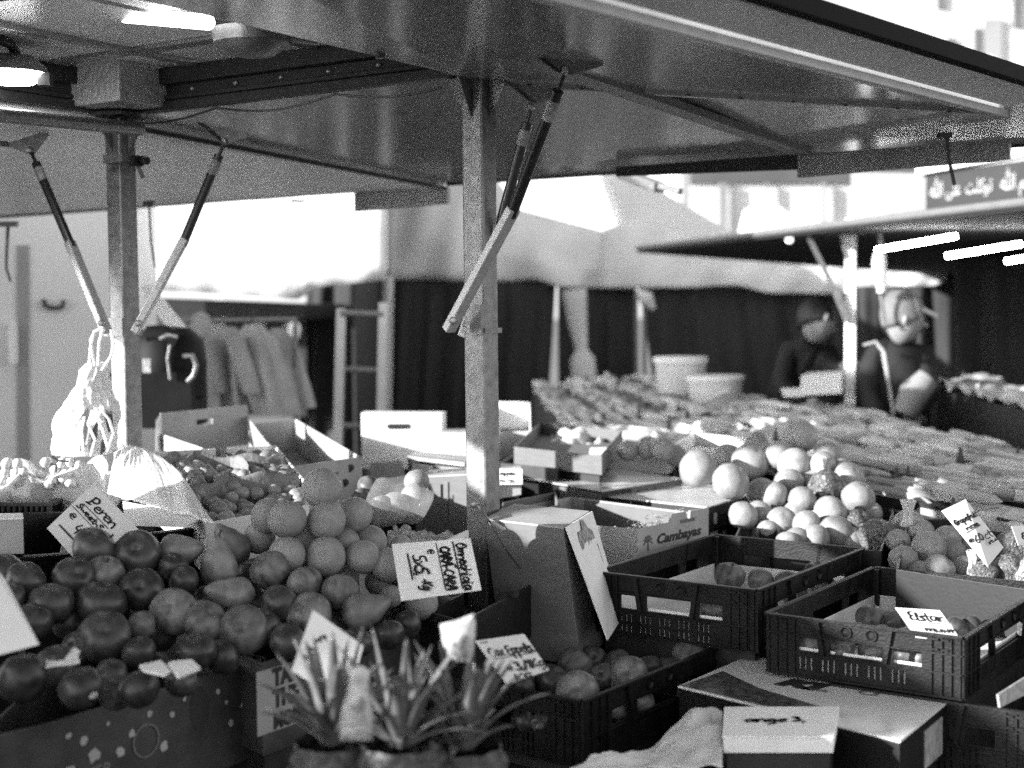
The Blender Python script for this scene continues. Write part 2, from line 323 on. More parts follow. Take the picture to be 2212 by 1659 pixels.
# flaps
def slab(pts, th, m, nm, **k):
    mb = MB(); pts = [Vector(p) for p in pts]; mb.prism(pts, (0, 0, th)); return part(nm, mb, m, ST, **k)
zo = 2.06
O0 = A0 + nv*1.55; O0.z = zo; O1 = O0 + dv*3.4
F1 = slab([A0+Vector((0, 0, -.004)), O0, O1, P(2169, 238, 3.43)+Vector((.03, .0, .02)), B0+dv*.06], .025, PANEL, 'far_flap')
lf = [A0+Vector((0, 0, -.016)), Vector((O0.x, O0.y, zo-.012)), O0-dv*2.75+Vector((0, 0, -.012)), A0-dv*.62-nv*.1+Vector((0, 0, -.03)), A0-dv*.02-nv*.9+Vector((0, 0, -.016))]
FL = slab(lf, .02, CEIL, 'left_flap')
Bt = P(2169, 238, 3.43); Ct = P(1659, 103, 2.61); dir2 = (Ct-Bt).normalized(); Ct = Bt + dir2*2.6
F2 = slab([B0+Vector((0, 0, -.012)), Bt, Ct, B0-nv*2.2+Vector((0, 0, .0))], .012, PANEL, 'near_flap')
# seam trims
def seam(a, b, w, h, m, par, nm='edge_trim'):
    mb = MB(); mb.beam(a, b, w, h); return part(nm, mb, m, ST, parent=par)
seam(A0+Vector((0, 0, -.022)), O0+Vector((0, 0, -.016)), .014, .012, GALVD, F1)
seam(O0-dv*2.7+Vector((0, 0, -.012)), O0, .012, .022, GALVD, FL)
seam(O0+dv*.02, O1, .012, .02, GALVD, F1)
seam(B0+Vector((0, 0, -.016)), Bt+Vector((0, 0, -.006)), .02, .012, ALU, F2)
# stiffener under the far flap
sa, sb = PZ(1290, 175, 2.105), PZ(1735, 327, 2.055); seam(sa-(sb-sa)*.35, sb, .055, .02, PANELD, F1, 'stiffener')
# front lip of the near flap
sdn = dir2.cross(Vector((0, 0, 1))).normalized()
if sdn.x < 0: sdn = -sdn
mb = MB(); mb.beam(Bt+Vector((0, 0, -.01)), Ct+Vector((0, 0, -.01)), .022, .02); part('edge_bar', mb, ALU, ST, parent=F2, bevel=.003)
mb = MB(); mb.prism([Bt+sdn*.012+Vector((0, 0, .006)), Bt+sdn*.125+dir2*.0+Vector((0, 0, .03)), Ct+sdn*.125+Vector((0, 0, .03)), Ct+sdn*.012+Vector((0, 0, .006))], (0, 0, .02)); part('gutter_lip', mb, CEIL, ST, parent=F2)
mb = MB(); mb.beam(Bt+sdn*.14-dir2*.08+Vector((0, 0, .035)), Ct+sdn*.14+Vector((0, 0, .035)), .03, .032); part('rubber_edge', mb, mat('matt_black_rubber', .004, .8, .2, 20, spec=.1), ST, parent=F2)
# hanging boards on the far edge
mb = MB(); a = O0-dv*.42; b = O0+dv*.02; mb.prism([a+Vector((0, 0, -.012)), b+Vector((0, 0, -.012)), b+Vector((0, 0, -.075)), a+Vector((0, 0, -.085))], nv*.02); part('hanging_board', mb, PANELD, ST, parent=F1)
t0 = PZ(1722, 333, zo-.01); t1 = t0+dv*.62; mb = MB(); mb.prism([t0, t1, t1+Vector((0, 0, -.055)), t0+Vector((0, 0, -.07))], nv*.02); part('hanging_board', mb, PANELD, ST, parent=F1)
t2 = t0-dv*.62; mb = MB(); mb.prism([t0-dv*.004, t2, t2+Vector((0, 0, -.03)), t0-dv*.004+Vector((0, 0, -.045))], nv*.02); part('hanging_board', mb, CURT, ST, parent=F1)
for x, y in ((950, 400), (960, 393), (1016, 404), (1004, 398), (1495, 283), (1525, 290), (1600, 300), (820, 121), (1340, 138), (1383, 154)):
    q = PZ(x, y, ZB-.02-.03*(y > 200)); part('bolt_head', MB().lathe([(0, -.006), (.009, -.005), (.011, 0), (.011, .02)], q, 10), BLACK, ST, parent=F1, smooth=True)
for k in range(7):
    q = A0.lerp(B0, .12+.13*k)-nv*.003; q.z = ZB+.05; part('rivet', MB().lathe([(0, .004), (.005, .002), (.007, 0)], q-nv*.016, 8, Matrix.Rotation(PI/2, 3, 'X')), ALU, ST, parent=bm1, smooth=True)
for k in range(9):
    q = PZ(640+75*k, 0, 2.1) if False else (B0+nv*.02).lerp(Bt, .1+.1*k)+Vector((0, 0, -.014)); part('rivet', MB().lathe([(0, -.004), (.005, -.002), (.007, 0)], q-nv*.03+Vector((0, 0, 0)), 8), BLACK, ST, parent=F2, smooth=True)
mb = MB(); mb.tube([A0.lerp(B0, t)+Vector((0, 0, -.012-.022*math.sin(PI*((t*3) % 1))))-nv*.035 for t in [k/30 for k in range(2, 29)]], .0028, 6); part('cable', mb, BLACK, ST, smooth=True)
# hanging straps of the roof
def strap(x, y, Y, pts, lw, name='hanging_strap'):
    mb = MB(); pp = [P(a, b, Y) for a, b in pts]
    for a, b in zip(pp, pp[1:]): mb.beam(a, b, .004, lw, up=(0, 1, 0))
    return mb
e = thing('hanging_strap', 'short dark webbing strap hanging from the right end of the far flap', 'strap', P(2040, 300, 3.9))
part('strap_body', strap(0, 0, 3.9, [(2045, 292), (2050, 345), (2062, 400)], .02), STRAP, e); mb = MB(); mb.box(P(2040, 292, 3.9), (.035, .03, .012)); part('strap_buckle', mb, BLACK, e)
e = thing('hanging_strap', 'thin pointed dark strap hanging below the middle of the canopy edge', 'strap', P(648, 440, 5.9))
part('strap_body', strap(0, 0, 5.9, [(648, 432), (645, 455), (650, 478)], .008), STRAP, e); mb = MB(); mb.box(P(645, 434, 5.9), (.06, .03, .01)); part('strap_buckle', mb, BLACK, e)
e = thing('hanging_strap', 'wide grey strap hanging down at the left edge of the picture', 'strap', P(15, 480, 5.4))
part('strap_body', strap(0, 0, 5.4, [(18, 482), (14, 540), (13, 580), (22, 608)], .028), STRAP, e); mb = MB(); mb.box(P(18, 484, 5.4), (.07, .03, .02)); part('strap_buckle', mb, BLACK, e)
e = thing('hanging_strap', 'pale narrow strap hanging just right of the left post', 'strap', P(322, 450, 5.2))
part('strap_body', strap(0, 0, 5.2, [(322, 440), (326, 520), (335, 578)], .016), STRAP, e); mb = MB(); mb.box(P(322, 440, 5.2), (.04, .02, .02)); part('strap_buckle', mb, BLACK, e)
# gas struts
def strut(bot, elb, top, br, label, w=.028, brs=1):
    r0 = MB(); t = (elb-bot).normalized(); r0.beam(bot - t*.03, elb, w, .022); s = part('gas_strut', r0, STRUTG, ST, bevel=.003, label=label)
    g = MB(); t2 = (top-elb).normalized(); ln = (top-elb).length; g.tube([elb - t2*.02, elb+t2*ln*.86], .0125, 14); g.tube([elb+t2*ln*.84, top], .005, 10); part('gas_cylinder', g, BLACK, ST, parent=s, smooth=True)
    lb = MB(); lb.tube([elb+t2*ln*.66, elb+t2*ln*.8], .0131, 14, cap=False); part('cylinder_label', lb, LABELG, ST, parent=s, smooth=True)
    pl = MB(); pl.prism(br, nv*.004); c = sum(br, Vector())/len(br)
    pl.prism([br[0], br[0]-nv*.03, br[-1]-nv*.03, br[-1]], (0, 0, .004)) ; part('flap_bracket', pl, GALV, ST, parent=s, bevel=.001)
    for q in (top-nv*.004, bot-Vector((0, .016, 0))): part('pivot_bolt', MB().lathe([(0, .012), (.006, .011), (.009, .004), (.010, 0), (.010, -.01)], q, 12, Matrix.Rotation(PI/2, 3, 'X')), ALU, ST, parent=s, smooth=True)
def inter(bx, by, bY, ex, ey, tx, ty, tz):
    top = PZ(tx, ty, tz); bot = P(bx, by, bY); f = (by-ey)/(by-ty); return bot, P(ex, ey, bY+(top.y-bY)*f), top
def strut_im(bx, by, bY, ex, ey, tx, ty, tz, brp, label, **k):
    b, e_, t = inter(bx, by, bY, ex, ey, tx, ty, tz); strut(b, e_, t, [P(x, y, t.y) for x, y in brp], label, **k)
strut_im(222, 698, 3.9, 150, 522, 66, 325, 2.055, [(18, 308), (98, 283), (104, 292), (70, 336), (20, 318)], 'strut left of the left post')
strut_im(302, 698, 3.92, 400, 515, 486, 305, 2.06, [(440, 268), (536, 288), (532, 298), (494, 312)], 'strut right of the left post')
strut_im(1008, 702, 3.38, 1085, 470, 1148, 232, 2.055, [(1104, 180), (1206, 192), (1200, 208), (1158, 224)], 'thin strut behind the right post', w=.02)
strut_im(980, 692, 3.28, 1110, 450, 1222, 152, 2.08, [(1165, 122), (1304, 128), (1300, 142), (1238, 162), (1212, 158)], 'bright strut in front of the right post')
# ---------------------------------------------------------------- lamps under the roof
L1 = thing('flood_lamp', 'glaring work lamp hanging from a cable at the top left corner', 'lamp', P(30, 165, 3.5))
mb = MB(); c = P(28, 158, 3.5); mb.lathe([(0, .05), (.05, .04), (.08, .015), (.085, -.002)], c, 24); part('lamp_shade', mb, ALU, L1, smooth=True)
mb = MB(); mb.lathe([(0, -.03), (.05, -.024), (.075, -.006), (.07, 0)], c, 24); part('lamp_glass', mb, emit('lamp_glow', 7), L1, smooth=True)
mb = MB(); mb.tube([P(40, 148, 3.5), P(36, 118, 3.5), P(22, 96, 3.45), P(0, 84, 3.4)], .012, 10); part('cable', mb, BLACK, L1, smooth=True)
mb = MB(); mb.box(P(98, 172, 3.5), (.03, .03, .03)); part('lamp_knob', mb, STRAP, L1)
L2 = thing('tube_lamp', 'white tube lamp with a curved shade under the ceiling', 'lamp', P(340, 75, 3.4))
mb = MB(); a, b = P(250, 32, 3.3), P(450, 48, 3.0); mb.tube([a, b], .016, 14); part('tube', mb, emit('tube_glow', 3), L2, smooth=True)
mb = MB(); t = (b-a).normalized(); s_ = t.cross(Vector((0, 0, 1))).normalized()
mb.grid(lambda u, v: a+(b-a)*(1.05*u)+s_*.09*math.cos(PI*v)+Vector((0, 0, .03+.055*math.sin(PI*v))), 4, 14); part('shade', mb, CEIL, L2, smooth=True, solid=.003)
mb = MB(); c = P(545, 95, 3.2); mb.lathe([(0, -.03), (.05, -.024), (.085, 0), (.09, .03)], c, 28); part('end_dish', mb, GALV, L2, smooth=True)

# ================================================================ BACKGROUND
def folds(x0, x1, z0, z1, Y, amp, n, m, nm, lab, cat, seed=0, dz=0, skew=0, kind=None, dy=0):
    R = random.Random(seed); ph = [R.uniform(0, 6) for _ in range(4)]
    def f(u, v):
        x = x0+(x1-x0)*u; a = amp*(math.sin(u*n*2*PI+ph[0]+v*.6)+.6*math.sin(u*n*4.7+ph[1]-v*1.2)+.4*math.sin(u*n*11+ph[2]))*(.25+.75*(1-v))
        return Vector((x+skew*(1-v), Y+a+dy*u, z0+(z1-z0)*v + (dz*math.sin(u*PI*3) if v > .99 else 0)))
    mb = MB().grid(f, n*14, 10); return one(nm, mb, m, lab, cat, smooth=True, solid=.01)
# rear tents
YT = 13.0
def tent_block(name, prof, Y, depth, label, valz=.0):
    r = thing(name, label, 'tent', (P(*prof[0], Y).x, Y, 0)); return r
T1 = thing('party_tent', 'large pale tent with pointed roof and scalloped valance behind the right post', 'tent', (P(1100, 600, YT).x, YT, 0))
def edge(pts, Y): return [P(x, y, Y) for x, y in pts]
def ridge_roof(front, Y, depth, back_drop=.0):
    mb = MB(); fr = edge(front, Y); mb.prism(fr, (0, depth, 0)); return mb
mb = MB()
def roof_f(outline_top, ybot, Y, depth, wob=.03, n=40):
    # canvas front that leans back towards the ridge; outline_top: list (x, y) left to right
    m = MB()
    def top(x):
        for (x0, y0), (x1, y1) in zip(outline_top, outline_top[1:]):
            if x0 <= x <= x1: return y0+(y1-y0)*(x-x0)/(x1-x0+1e-9)
        return outline_top[-1][1]
    xa, xb = outline_top[0][0], outline_top[-1][0]
    def f(u, v):
        x = xa+(xb-xa)*u; yb = ybot(x); yt = top(x); y = yb+(yt-yb)*v; vv = max(0, v-.3)/.7
        return P(x, y, Y+depth*vv + wob*math.sin(x*.03+v*3)+wob*.5*math.sin(x*.07-v*5))
    return m.grid(f, n, 16)
def vbot(x):
    k = [(835, 602), (1000, 606), (1106, 608), (1156, 603), (1211, 621), (1368, 623), (1500, 621), (1591, 616), (1656, 633), (1860, 636), (1960, 640), (2060, 600)]
    for (x0, y0), (x1, y1) in zip(k, k[1:]):
        if x0 <= x <= x1: return y0+(y1-y0)*(x-x0)/(x1-x0)
    return 602
part('tent_roof', roof_f([(835, 340), (1010, 300), (1120, 452), (1296, 498), (1376, 530)], vbot, YT, .35, .055), TENT, T1, smooth=True, solid=.01)
T2 = thing('party_tent', 'second pale tent with a peaked roof between the tall tent and the dark stall', 'tent', (P(1500, 600, YT).x, YT+.3, 0))
part('tent_roof', roof_f([(1296, 500), (1300, 496), (1376, 475), (1378, 474), (1450, 500), (1620, 540), (1770, 540), (2045, 560)], vbot, YT-.12, .05), TENT, T2, smooth=True, solid=.01)
mb = MB(); mb.prism([P(x_, y_, YT+.42) for x_, y_ in ((1298, 560), (1298, 499), (1352, 478), (1312, 362), (1346, 356), (1440, 418), (1604, 516), (1604, 560))], (0, 1.2, 0)); part('tent_peak', mb, TENT, T2)
T3 = thing('party_tent', 'small far tent roof showing in front of the bright windows', 'tent', (P(1650, 500, YT+6).x, YT+6, 0))
mb = MB(); mb.prism([P(1630, 545, YT+6), P(1662, 432, YT+6), P(1745, 492, YT+6), P(1750, 560, YT+6)], (0, 2, 0)); part('tent_roof', mb, TENT, T3)
def pole(name, lab, x, y0, y1, Y, r, m, x2=None):
    mb = MB(); mb.tube([P(x, y0, Y), P(x2 or x, y1, Y)], r, 12); return one(name, mb, m, lab, 'pole', smooth=True)
pole('tent_pole', 'white tent leg at the left corner of the tall pale tent', 838, 596, 1010, YT-.3, .05, TENT, 832)
for x, l in ((1374, 'left slim pole of the pair in front of the dark curtain'), (1391, 'right slim pole of the pair in front of the dark curtain')): pole('tent_pole', l, x, 625, 1010, YT-.3, .018, GALV, x+3)
mb = MB(); mb.tube([P(1240, 625, YT-.4), P(1248, 700, YT-.4), P(1256, 755, YT-.4), P(1258, 775, YT-.4), P(1262, 830, YT-.4), P(1268, 930, YT-.4)], [.11, .085, .055, .11, .115, .08], 16)
one('rolled_side_curtain', mb, TENT, 'pale side wall rolled up and tied beside the dark curtain', 'rolled curtain', smooth=True)
mb = MB(); mb.tube([P(1380, 632, YT-.45), P(1396, 645, YT-.45), P(1412, 668, YT-.45)], [.03, .07, .02], 10); one('cloth_tie', mb, TENT, 'knot of pale cloth tied at the top of the slim poles', 'cloth tie', smooth=True)
xl, xr = P(662, 620, YT).x, P(1660, 620, YT).x
folds(xl, P(1205, 600, YT).x, .0, 1.95, YT+.1, .05, 9, CURT, 'tent_curtain', 'dark curtain with soft folds behind the ladder and the right post', 'curtain', 1, skew=-.15)
folds(P(1206, 600, YT).x, P(1375, 600, YT).x, .0, 1.95, YT+.12, .045, 4, CURT, 'tent_curtain', 'dark curtain hanging between the rolled side wall and the slim poles', 'curtain', 2)
folds(P(1376, 600, YT).x, P(2100, 600, YT).x, .0, 1.95, YT+.1, .05, 9, CURT, 'tent_curtain', 'dark curtain with slanting folds right of the slim poles', 'curtain', 3, skew=.3)
# sunlit left tent
T0 = thing('party_tent', 'sunlit white tent with a drooping valance between the two posts', 'tent', (P(600, 600, 10.5).x, 10.5, 0))
def vb0(x):
    k = [(200, 625), (430, 632), (553, 640), (655, 648), (668, 622), (830, 604)]
    for (x0, y0), (x1, y1) in zip(k, k[1:]):
        if x0 <= x <= x1: return y0+(y1-y0)*(x-x0)/(x1-x0)
    return 604
part('tent_roof', roof_f([(200, 60), (420, 40), (600, 20), (834, 20)], vb0, 10.4, 3.0, .012), WHITE, T0, smooth=True, solid=.01)
mb = MB(); mb.prism([P(250, 640, 10.7), P(660, 656, 10.7), P(655, 690, 10.7), P(250, 680, 10.7)], (0, 2.5, 0)); part('dark_fascia', mb, CARTD, T0)
mb = MB(); mb.prism([P(250, 680, 12.9), P(662, 690, 12.9), P(662, 900, 12.9), P(250, 900, 12.9)], (0, .05, 0)); part('back_sheet', mb, CURT, T0)
for i, (x0, x1, y0, y1, l) in enumerate(((457, 487, 645, 760, 'white upright board in the dark of the left tent'), (540, 574, 662, 740, 'pale upright board right of the white one under the left tent'), (612, 628, 660, 730, 'narrow pale board at the right end of the left tent'))):
    mb = MB(); mb.prism([P(x0, y0, 11.5), P(x1, y0, 11.5), P(x1, y1+120, 11.5), P(x0, y1+120, 11.5)], (0, .04, 0)); one('upright_board', mb, BUCK, l, 'board')
mb = MB(); mb.lathe([(0, .06), (.035, .04), (.045, 0), (.03, -.06), (0, -.07)], P(636, 712, 9.5), 14); one('white_bundle', mb, WHITE, 'small bright white bundle beside the end of the coat rail', 'bundle', smooth=True)
# van side at far left
VAN = thing('sales_van', 'pale grey side wall of a sales van at the far left', 'van', (-2.6, 7.4, 0))
def vp(x, y): return P(x, y, 7.0+x*.0009)
mb = MB(); mb.prism([vp(-400, 230), vp(296, 230), vp(300, 1080), vp(-400, 1080)], (-.3, 1.6, 0)); vb = part('body', mb, mat('van_paint', .72, .5, .05, 3), VAN)
mb = MB(); mb.prism([vp(42, 530)-Vector((0, .03, 0)), vp(66, 530)-Vector((0, .03, 0)), vp(66, 1080)-Vector((0, .03, 0)), vp(42, 1080)-Vector((0, .03, 0))], (0, .028, 0)); part('door_post', mb, mat('van_trim', .3, .5, .1, 5), VAN)
mb = MB(); mb.box(vp(38, 740)-Vector((0, .06, 0)), (.03, .05, .2)); part('door_handle', mb, WHITE, VAN)
mb = MB()
for pts in ([(100, 646), (103, 660), (118, 666), (140, 664), (144, 648)],): mb.tube([vp(x, y)-Vector((0, .04, 0)) for x, y in pts], .012, 8)
part('hook_plate', mb, STRAP, VAN, smooth=True)
mb = MB()
for cx, cy, rx, ry in ((108, 712, 9, 32), (121, 704, 9, 14), (117, 700, 13, 14)): mb.tube([vp(cx+rx*math.cos(a/10*PI*2), cy+ry*math.sin(a/10*PI*2))-Vector((0, .006, 0)) for a in range(11)], .006, 6)
part('scribbled_rings', mb, INKG, VAN, smooth=True)
# ladder
LD = thing('ladder', 'light metal ladder leaning in front of the dark curtain', 'ladder', P(780, 900, 8.0)); 
mb = MB(); 
for xs in ((737, 728), (828, 822)): mb.beam(P(xs[0], 668 if xs[0] < 800 else 655, 8.0), P(xs[1]-3, 1150, 7.6), .05, .03, up=(0, 1, 0))
ra = part('side_rail', mb, mat('ladder_metal', .5, .5, .1, 10), LD)
for y in (676, 798, 920): mb = MB(); mb.tube([P(736, y, 7.97), P(828, y+4, 7.97)], .017, 10); part('rung', mb, GALV, LD, smooth=True)
# coats on a rail
def coat(cx, w, y0, y1, Y, seed, label, sh=.15):
    R = random.Random(seed); r = thing('hanging_coat', label, 'coat', P(cx, y0, Y), group='coats on the rail')
    wid = w*1.25*PX*Y/2; top = P(cx, y0, Y); hh = (P(cx, y1, Y)-top).z; fl = R.uniform(1.0, 1.3)
    def f(u, v):
        a = u*2*PI; s_ = 1-abs(v-.0)*0; rr = wid*(.35+.65*min(1, v*6))*(1+(fl-1)*v); k = 1+.14*math.sin(a*5+seed)+.08*math.sin(a*9+v*3)
        return top+Vector((math.cos(a)*rr*k+sh*v*.4, math.sin(a)*.09*k*(.4+v), hh*v))
    part('coat_body', MB().grid(f, 40, 12), CLOTH, r, smooth=True)
    def g(u, v):
        a = u*2*PI; return top+Vector((-wid*.8+math.cos(a)*.05+sh*.3*v, -.09+math.sin(a)*.05, -.06+hh*.62*v))
    part('sleeve', MB().grid(g, 14, 8), CLOTH, r, smooth=True)
    mb = MB(); mb.tube([top+Vector((0, 0, -.01)), top+Vector((0, 0, .05)), top+Vector((.02, 0, .07))], .005, 6); part('hanger_hook', mb, STRAP, r)
coat(438, 60, 712, 880, 7.2, 1, 'grey coat at the left end of the rail', .1)
coat(492, 60, 706, 890, 7.25, 2, 'grey coat second from the left on the rail', .15)
coat(545, 66, 700, 895, 7.1, 3, 'grey coat in the middle of the rail with a bulky sleeve', .3)
coat(598, 56, 708, 880, 7.3, 4, 'grey coat near the right end of the rail', .25)
mb = MB(); mb.tube([P(400, 694, 7.25), P(640, 690, 7.25)], .012, 8)
for x in (402, 638): mb.tube([P(x, 690, 7.25), P(x, 1100, 7.25)], .012, 8)
one('coat_rail', mb, GALV, 'thin metal rail that carries the grey coats', 'coat rail', smooth=True)
mb = MB(); mb.lathe([(0, .07), (.04, .05), (.055, 0), (.04, -.06), (0, -.07)], P(434, 703, 7.0), 14); one('cloth_bundle', mb, CLOTH, 'round pale bundle on top of the leftmost grey coat', 'bundle', smooth=True)
# black machine behind the left post
MC = thing('black_machine', 'black rounded machine with curved bright handles right of the left post', 'machine', P(370, 870, 5.6))
mb = MB()
c = P(365, 790, 5.7); mb.lathe([(0, .16), (.09, .15), (.14, .1), (.15, .0), (.14, -.12), (.1, -.16), (0, -.17)], c, 24); mb.box(P(345, 860, 5.7), (.32, .3, .22)); mb.tube([P(320, 725, 5.6), P(352, 722, 5.6), P(385, 740, 5.6)], .04, 12)
part('body', mb, DARKM, MC, smooth=True)
for pts, rr in (([(396, 770), (416, 768), (424, 790), (418, 812), (405, 825)], .010), ([(345, 733), (362, 724), (384, 728)], .008), ([(368, 745), (362, 775), (368, 820)], .006)):
    mb = MB(); mb.tube([P(x, y, 5.5) for x, y in pts], rr, 10); part('handle', mb, GALV, MC, smooth=True)
mb = MB(); mb.box(P(317, 790, 5.5), (.03, .01, .055)); part('label_plate', mb, LABELG, MC)
one('leaning_board', MB().prism([P(303, 620, 6.2), P(325, 615, 6.2), P(400, 708, 6.2), P(372, 728, 6.2)], (0, .03, 0)), TENT, 'pale board leaning diagonally behind the left post', 'board')
# ---------------------------------------------------------------- dark stall on the right
RS = thing('dark_stall', 'dark covered stall with tube lights, its roof edge lit by the sun', 'market stall', (1.6, 7.5, 0))
E0, E1 = P(1378, 536, 9.6), P(2212, 437, 5.5); e = (E1-E0).normalized(); E1 = E0 + e*6.0
mb = MB(); mb.tube([E0, E1], .019, 16); part('roof_edge_tube', mb, mat('roof_edge_sheet', .12, .4, .1, 10), RS, smooth=True)
B1, B2 = P(2075, 598, 13.5), E1+Vector((5, 2, -.1))
mb = MB(); mb.prism([E0+Vector((0, 0, -.03)), E1+Vector((0, 0, -.03)), B2, B1], (0, 0, .03)); part('roof_sheet', mb, COAT, RS)
for j, (a, b, l) in enumerate((((1893, 540), (2066, 510), 6.9), ((2045, 553), (2206, 527), 6.9), ((2174, 564), (2300, 545), 6.9))):
    mb = MB(); mb.tube([P(*a, l), P(*b, l-.25)], .013, 10); part('tube_light', mb, emit('tube_glow_far', 9), RS, smooth=True)
pc = P(1838, 600, 7.4); mb = MB(); mb.box((pc.x, pc.y, 1.02), (.055, .055, 2.04), rot(-20)); part('stall_post', mb, WHITE, RS, bevel=.004)
mb = MB(); mb.beam(P(1735, 488, 7.4), P(1806, 632, 7.38), .022, .022, (0, 1, 0)); mb.beam(P(1806, 630, 7.37), P(1832, 694, 7.36), .035, .03, (0, 1, 0)); part('support_arm', mb, GALV, RS)
mb = MB(); mb.beam(P(1812, 484, 7.3), P(1832, 560, 7.3), .022, .022, (0, 1, 0)); mb.beam(P(1760, 508, 7.5), P(1812, 500, 7.5), .02, .02, (0, 1, 0)); part('support_arm', mb, GALV, RS)
mb = MB(); mb.tube([P(1898, 478, 7.2), P(1905, 548, 7.2)], .014, 8); mb.tube([P(1903, 636, 7.2), P(1910, 700, 7.2)], .01, 8); part('hanging_rod', mb, GALV, RS, smooth=True)
mb = MB(); mb.tube([P(1900, 548, 7.2), P(1899, 570, 7.2), P(1902, 600, 7.2), P(1904, 632, 7.2)], [.03, .037, .028, .02], 12); one('hanging_bundle', mb, TENT, 'pale narrow bundle hanging from a rod in the dark stall', 'bundle', smooth=True)
for x, y, l in ((1705, 517, 'small round pale lamp left under the dark stall roof'), (1867, 495, 'small round lamp beside the bright post head'), (1876, 485, 'topmost small round lamp right of the bright post head')):
    mb = MB(); mb.lathe([(0, .022), (.016, .016), (.022, 0), (.016, -.016), (0, -.022)], P(x, y, 7.6), 14); one('small_lamp', mb, emit('lamp_faint', .6), l, 'lamp', smooth=True)
folds(P(2060, 620, 9.5).x, P(2700, 620, 9.5).x, .2, 2.0, 9.5, .05, 8, mat('black_curtain_cloth', .018, .7, .3, 5), 'black_curtain', 'black curtain closing the right side of the dark stall', 'curtain', 5)
folds(P(1850, 640, 12).x, P(2300, 640, 12).x, .2, 1.75, 12.4, .05, 8, CURT, 'tent_curtain', 'dark curtain seen between the two people in the dark stall', 'curtain', 6)
# sign boards
SG = thing('shop_sign', 'long sign board with pale Arabic writing above the dark stall', 'sign', P(2020, 420, 9.0))
sa_, sb_ = P(2002, 375, 9.2), P(2420, 318, 7.3); dn = Vector((0, 0, -.27)); ee = (sb_-sa_)
mb = MB(); mb.prism([sa_, sb_, sb_+dn, sa_+dn], (.08, .06, 0)); part('dark_board', mb, SIGNM, SG)
p0 = P(1838, 372, 9.9); mb = MB(); mb.prism([p0, sa_-ee.normalized()*.01, sa_-ee.normalized()*.01+dn, p0+dn], (.08, .06, 0)); part('pale_board', mb, SIGNL, SG)
mb = MB(); mb.beam(sa_+Vector((0, -.02, .045))-ee*.03, sb_+Vector((0, -.02, .09)), .1, .1); part('board_top_rail', mb, WHITE, SG)
nn = Vector((-ee.y, ee.x, 0)).normalized()
for gl, fx, sz in (('\uFDF2', .025, .125), ('\uFEF0\uFEE0\uFECB', .125, .115), ('\uFE96\uFEE0\uFEDB\uFEEE\uFE97', .245, .115), ('\uFDF2', .44, .125), ('\uFEE2\uFEB4\uFE91', .54, .115)):
    text(gl, sz, sa_+ee*fx+Vector((0, 0, -.155)), ee, (0, 0, 1), mat('sign_lettering_paint', .35), SG, name='arabic_lettering', bold=.008, off=.004)
text('4', .14, p0+(sa_-p0)*.62+Vector((0, 0, -.2)), sa_-p0, (0, 0, 1), WHITE, SG, name='number', bold=.02, off=.004)
# pale building behind with bright windows
BD = thing('pale_building', 'pale building with big bright windows and a dark band behind the tents', 'building', (8, 30, 0))
def bq(x0, x1, y0, y1, Y, d, m, nm, par=None): mb = MB(); mb.prism([P(x0, y0, Y), P(x1, y0, Y), P(x1, y1, Y), P(x0, y1, Y)], (0, d, 0)); return part(nm, mb, m, BD, parent=par)
wl = bq(1480, 2600, 395, 700, 30, 6, WALLM, 'wall')
bq(1480, 1990, 340, 396, 29.9, 3, mat('dark_band', .07, .6, .2, 1), 'dark_band')
for x0, x1 in ((1553, 1572), (1776, 1784), (1655, 1660)): bq(x0, x1, 396, 560, 29.8, .1, mat('mullion', .2, .6, .1, 1), 'mullion', wl)
mb = MB(); mb.tube([P(1462, 330, 24), P(1462, 560, 24)], .22, 20); one('round_column', mb, WHITE, 'white round column rising beside the dark band of the building', 'column', smooth=True)
mb = MB(); mb.prism([P(1960, 520, 34), P(1960, -200, 34), P(2700, -300, 34), P(2700, 520, 34)], (3, 6, 0)); BE = thing('tall_building', 'tall pale building with narrow windows at the top right', 'building', (12, 34, 0)); w0 = part('wall', mb, WALLM, BE)
for x0, x1, y0, y1, v in ((2045, 2062, 80, 130, 0), (2105, 2120, 60, 175, 0), (2125, 2165, 40, 215, 1), (2025, 2040, -120, 20, 0), (2085, 2100, -150, -10, 0), (2150, 2170, -150, -10, 0), (2190, 2205, -100, 60, 0)):
    mb = MB(); mb.prism([P(x0, y0, 33.9), P(x1, y0, 33.9), P(x1, y1, 33.9), P(x0, y1, 33.9)], (0, .08, 0)); part('window', mb, GLASSM if not v else mat('grey_shutter', .25, .6, .1, 1), BE, parent=w0)
mb = MB(); mb.lathe([(0, .3), (.2, .25), (.28, 0), (.2, -.3), (0, -.35)], P(2135, 150, 33), 14); one('round_street_lamp', mb, WHITE, 'white round street lamp in front of the tall building', 'street lamp', smooth=True)
# brackets seen under the far canopy (dark bar reaching right)
mb = MB(); mb.beam(P(1345, 375, 6.0), P(1425, 405, 5.6), .05, .04); mb.beam(P(1425, 402, 5.6), P(1470, 414, 5.5), .025, .025); one('canopy_bar', mb, GALV, 'dark metal bar sticking out below the canopy edge', 'bar', bevel=.004)
# unseen sheets added at the left, outside the picture, only to shade the fruit
US = -3.55
def sheet(v0, v1, z0, z1, l):
    a = dv*US+nv*v0; b = dv*US+nv*v1; mb = MB(); mb.prism([Vector((a.x, a.y, z0)), Vector((b.x, b.y, z0)), Vector((b.x, b.y, z1)), Vector((a.x, a.y, z1))], dv*.01)
    return one('shade_sheet', mb, CURT, l, 'shade sheet')
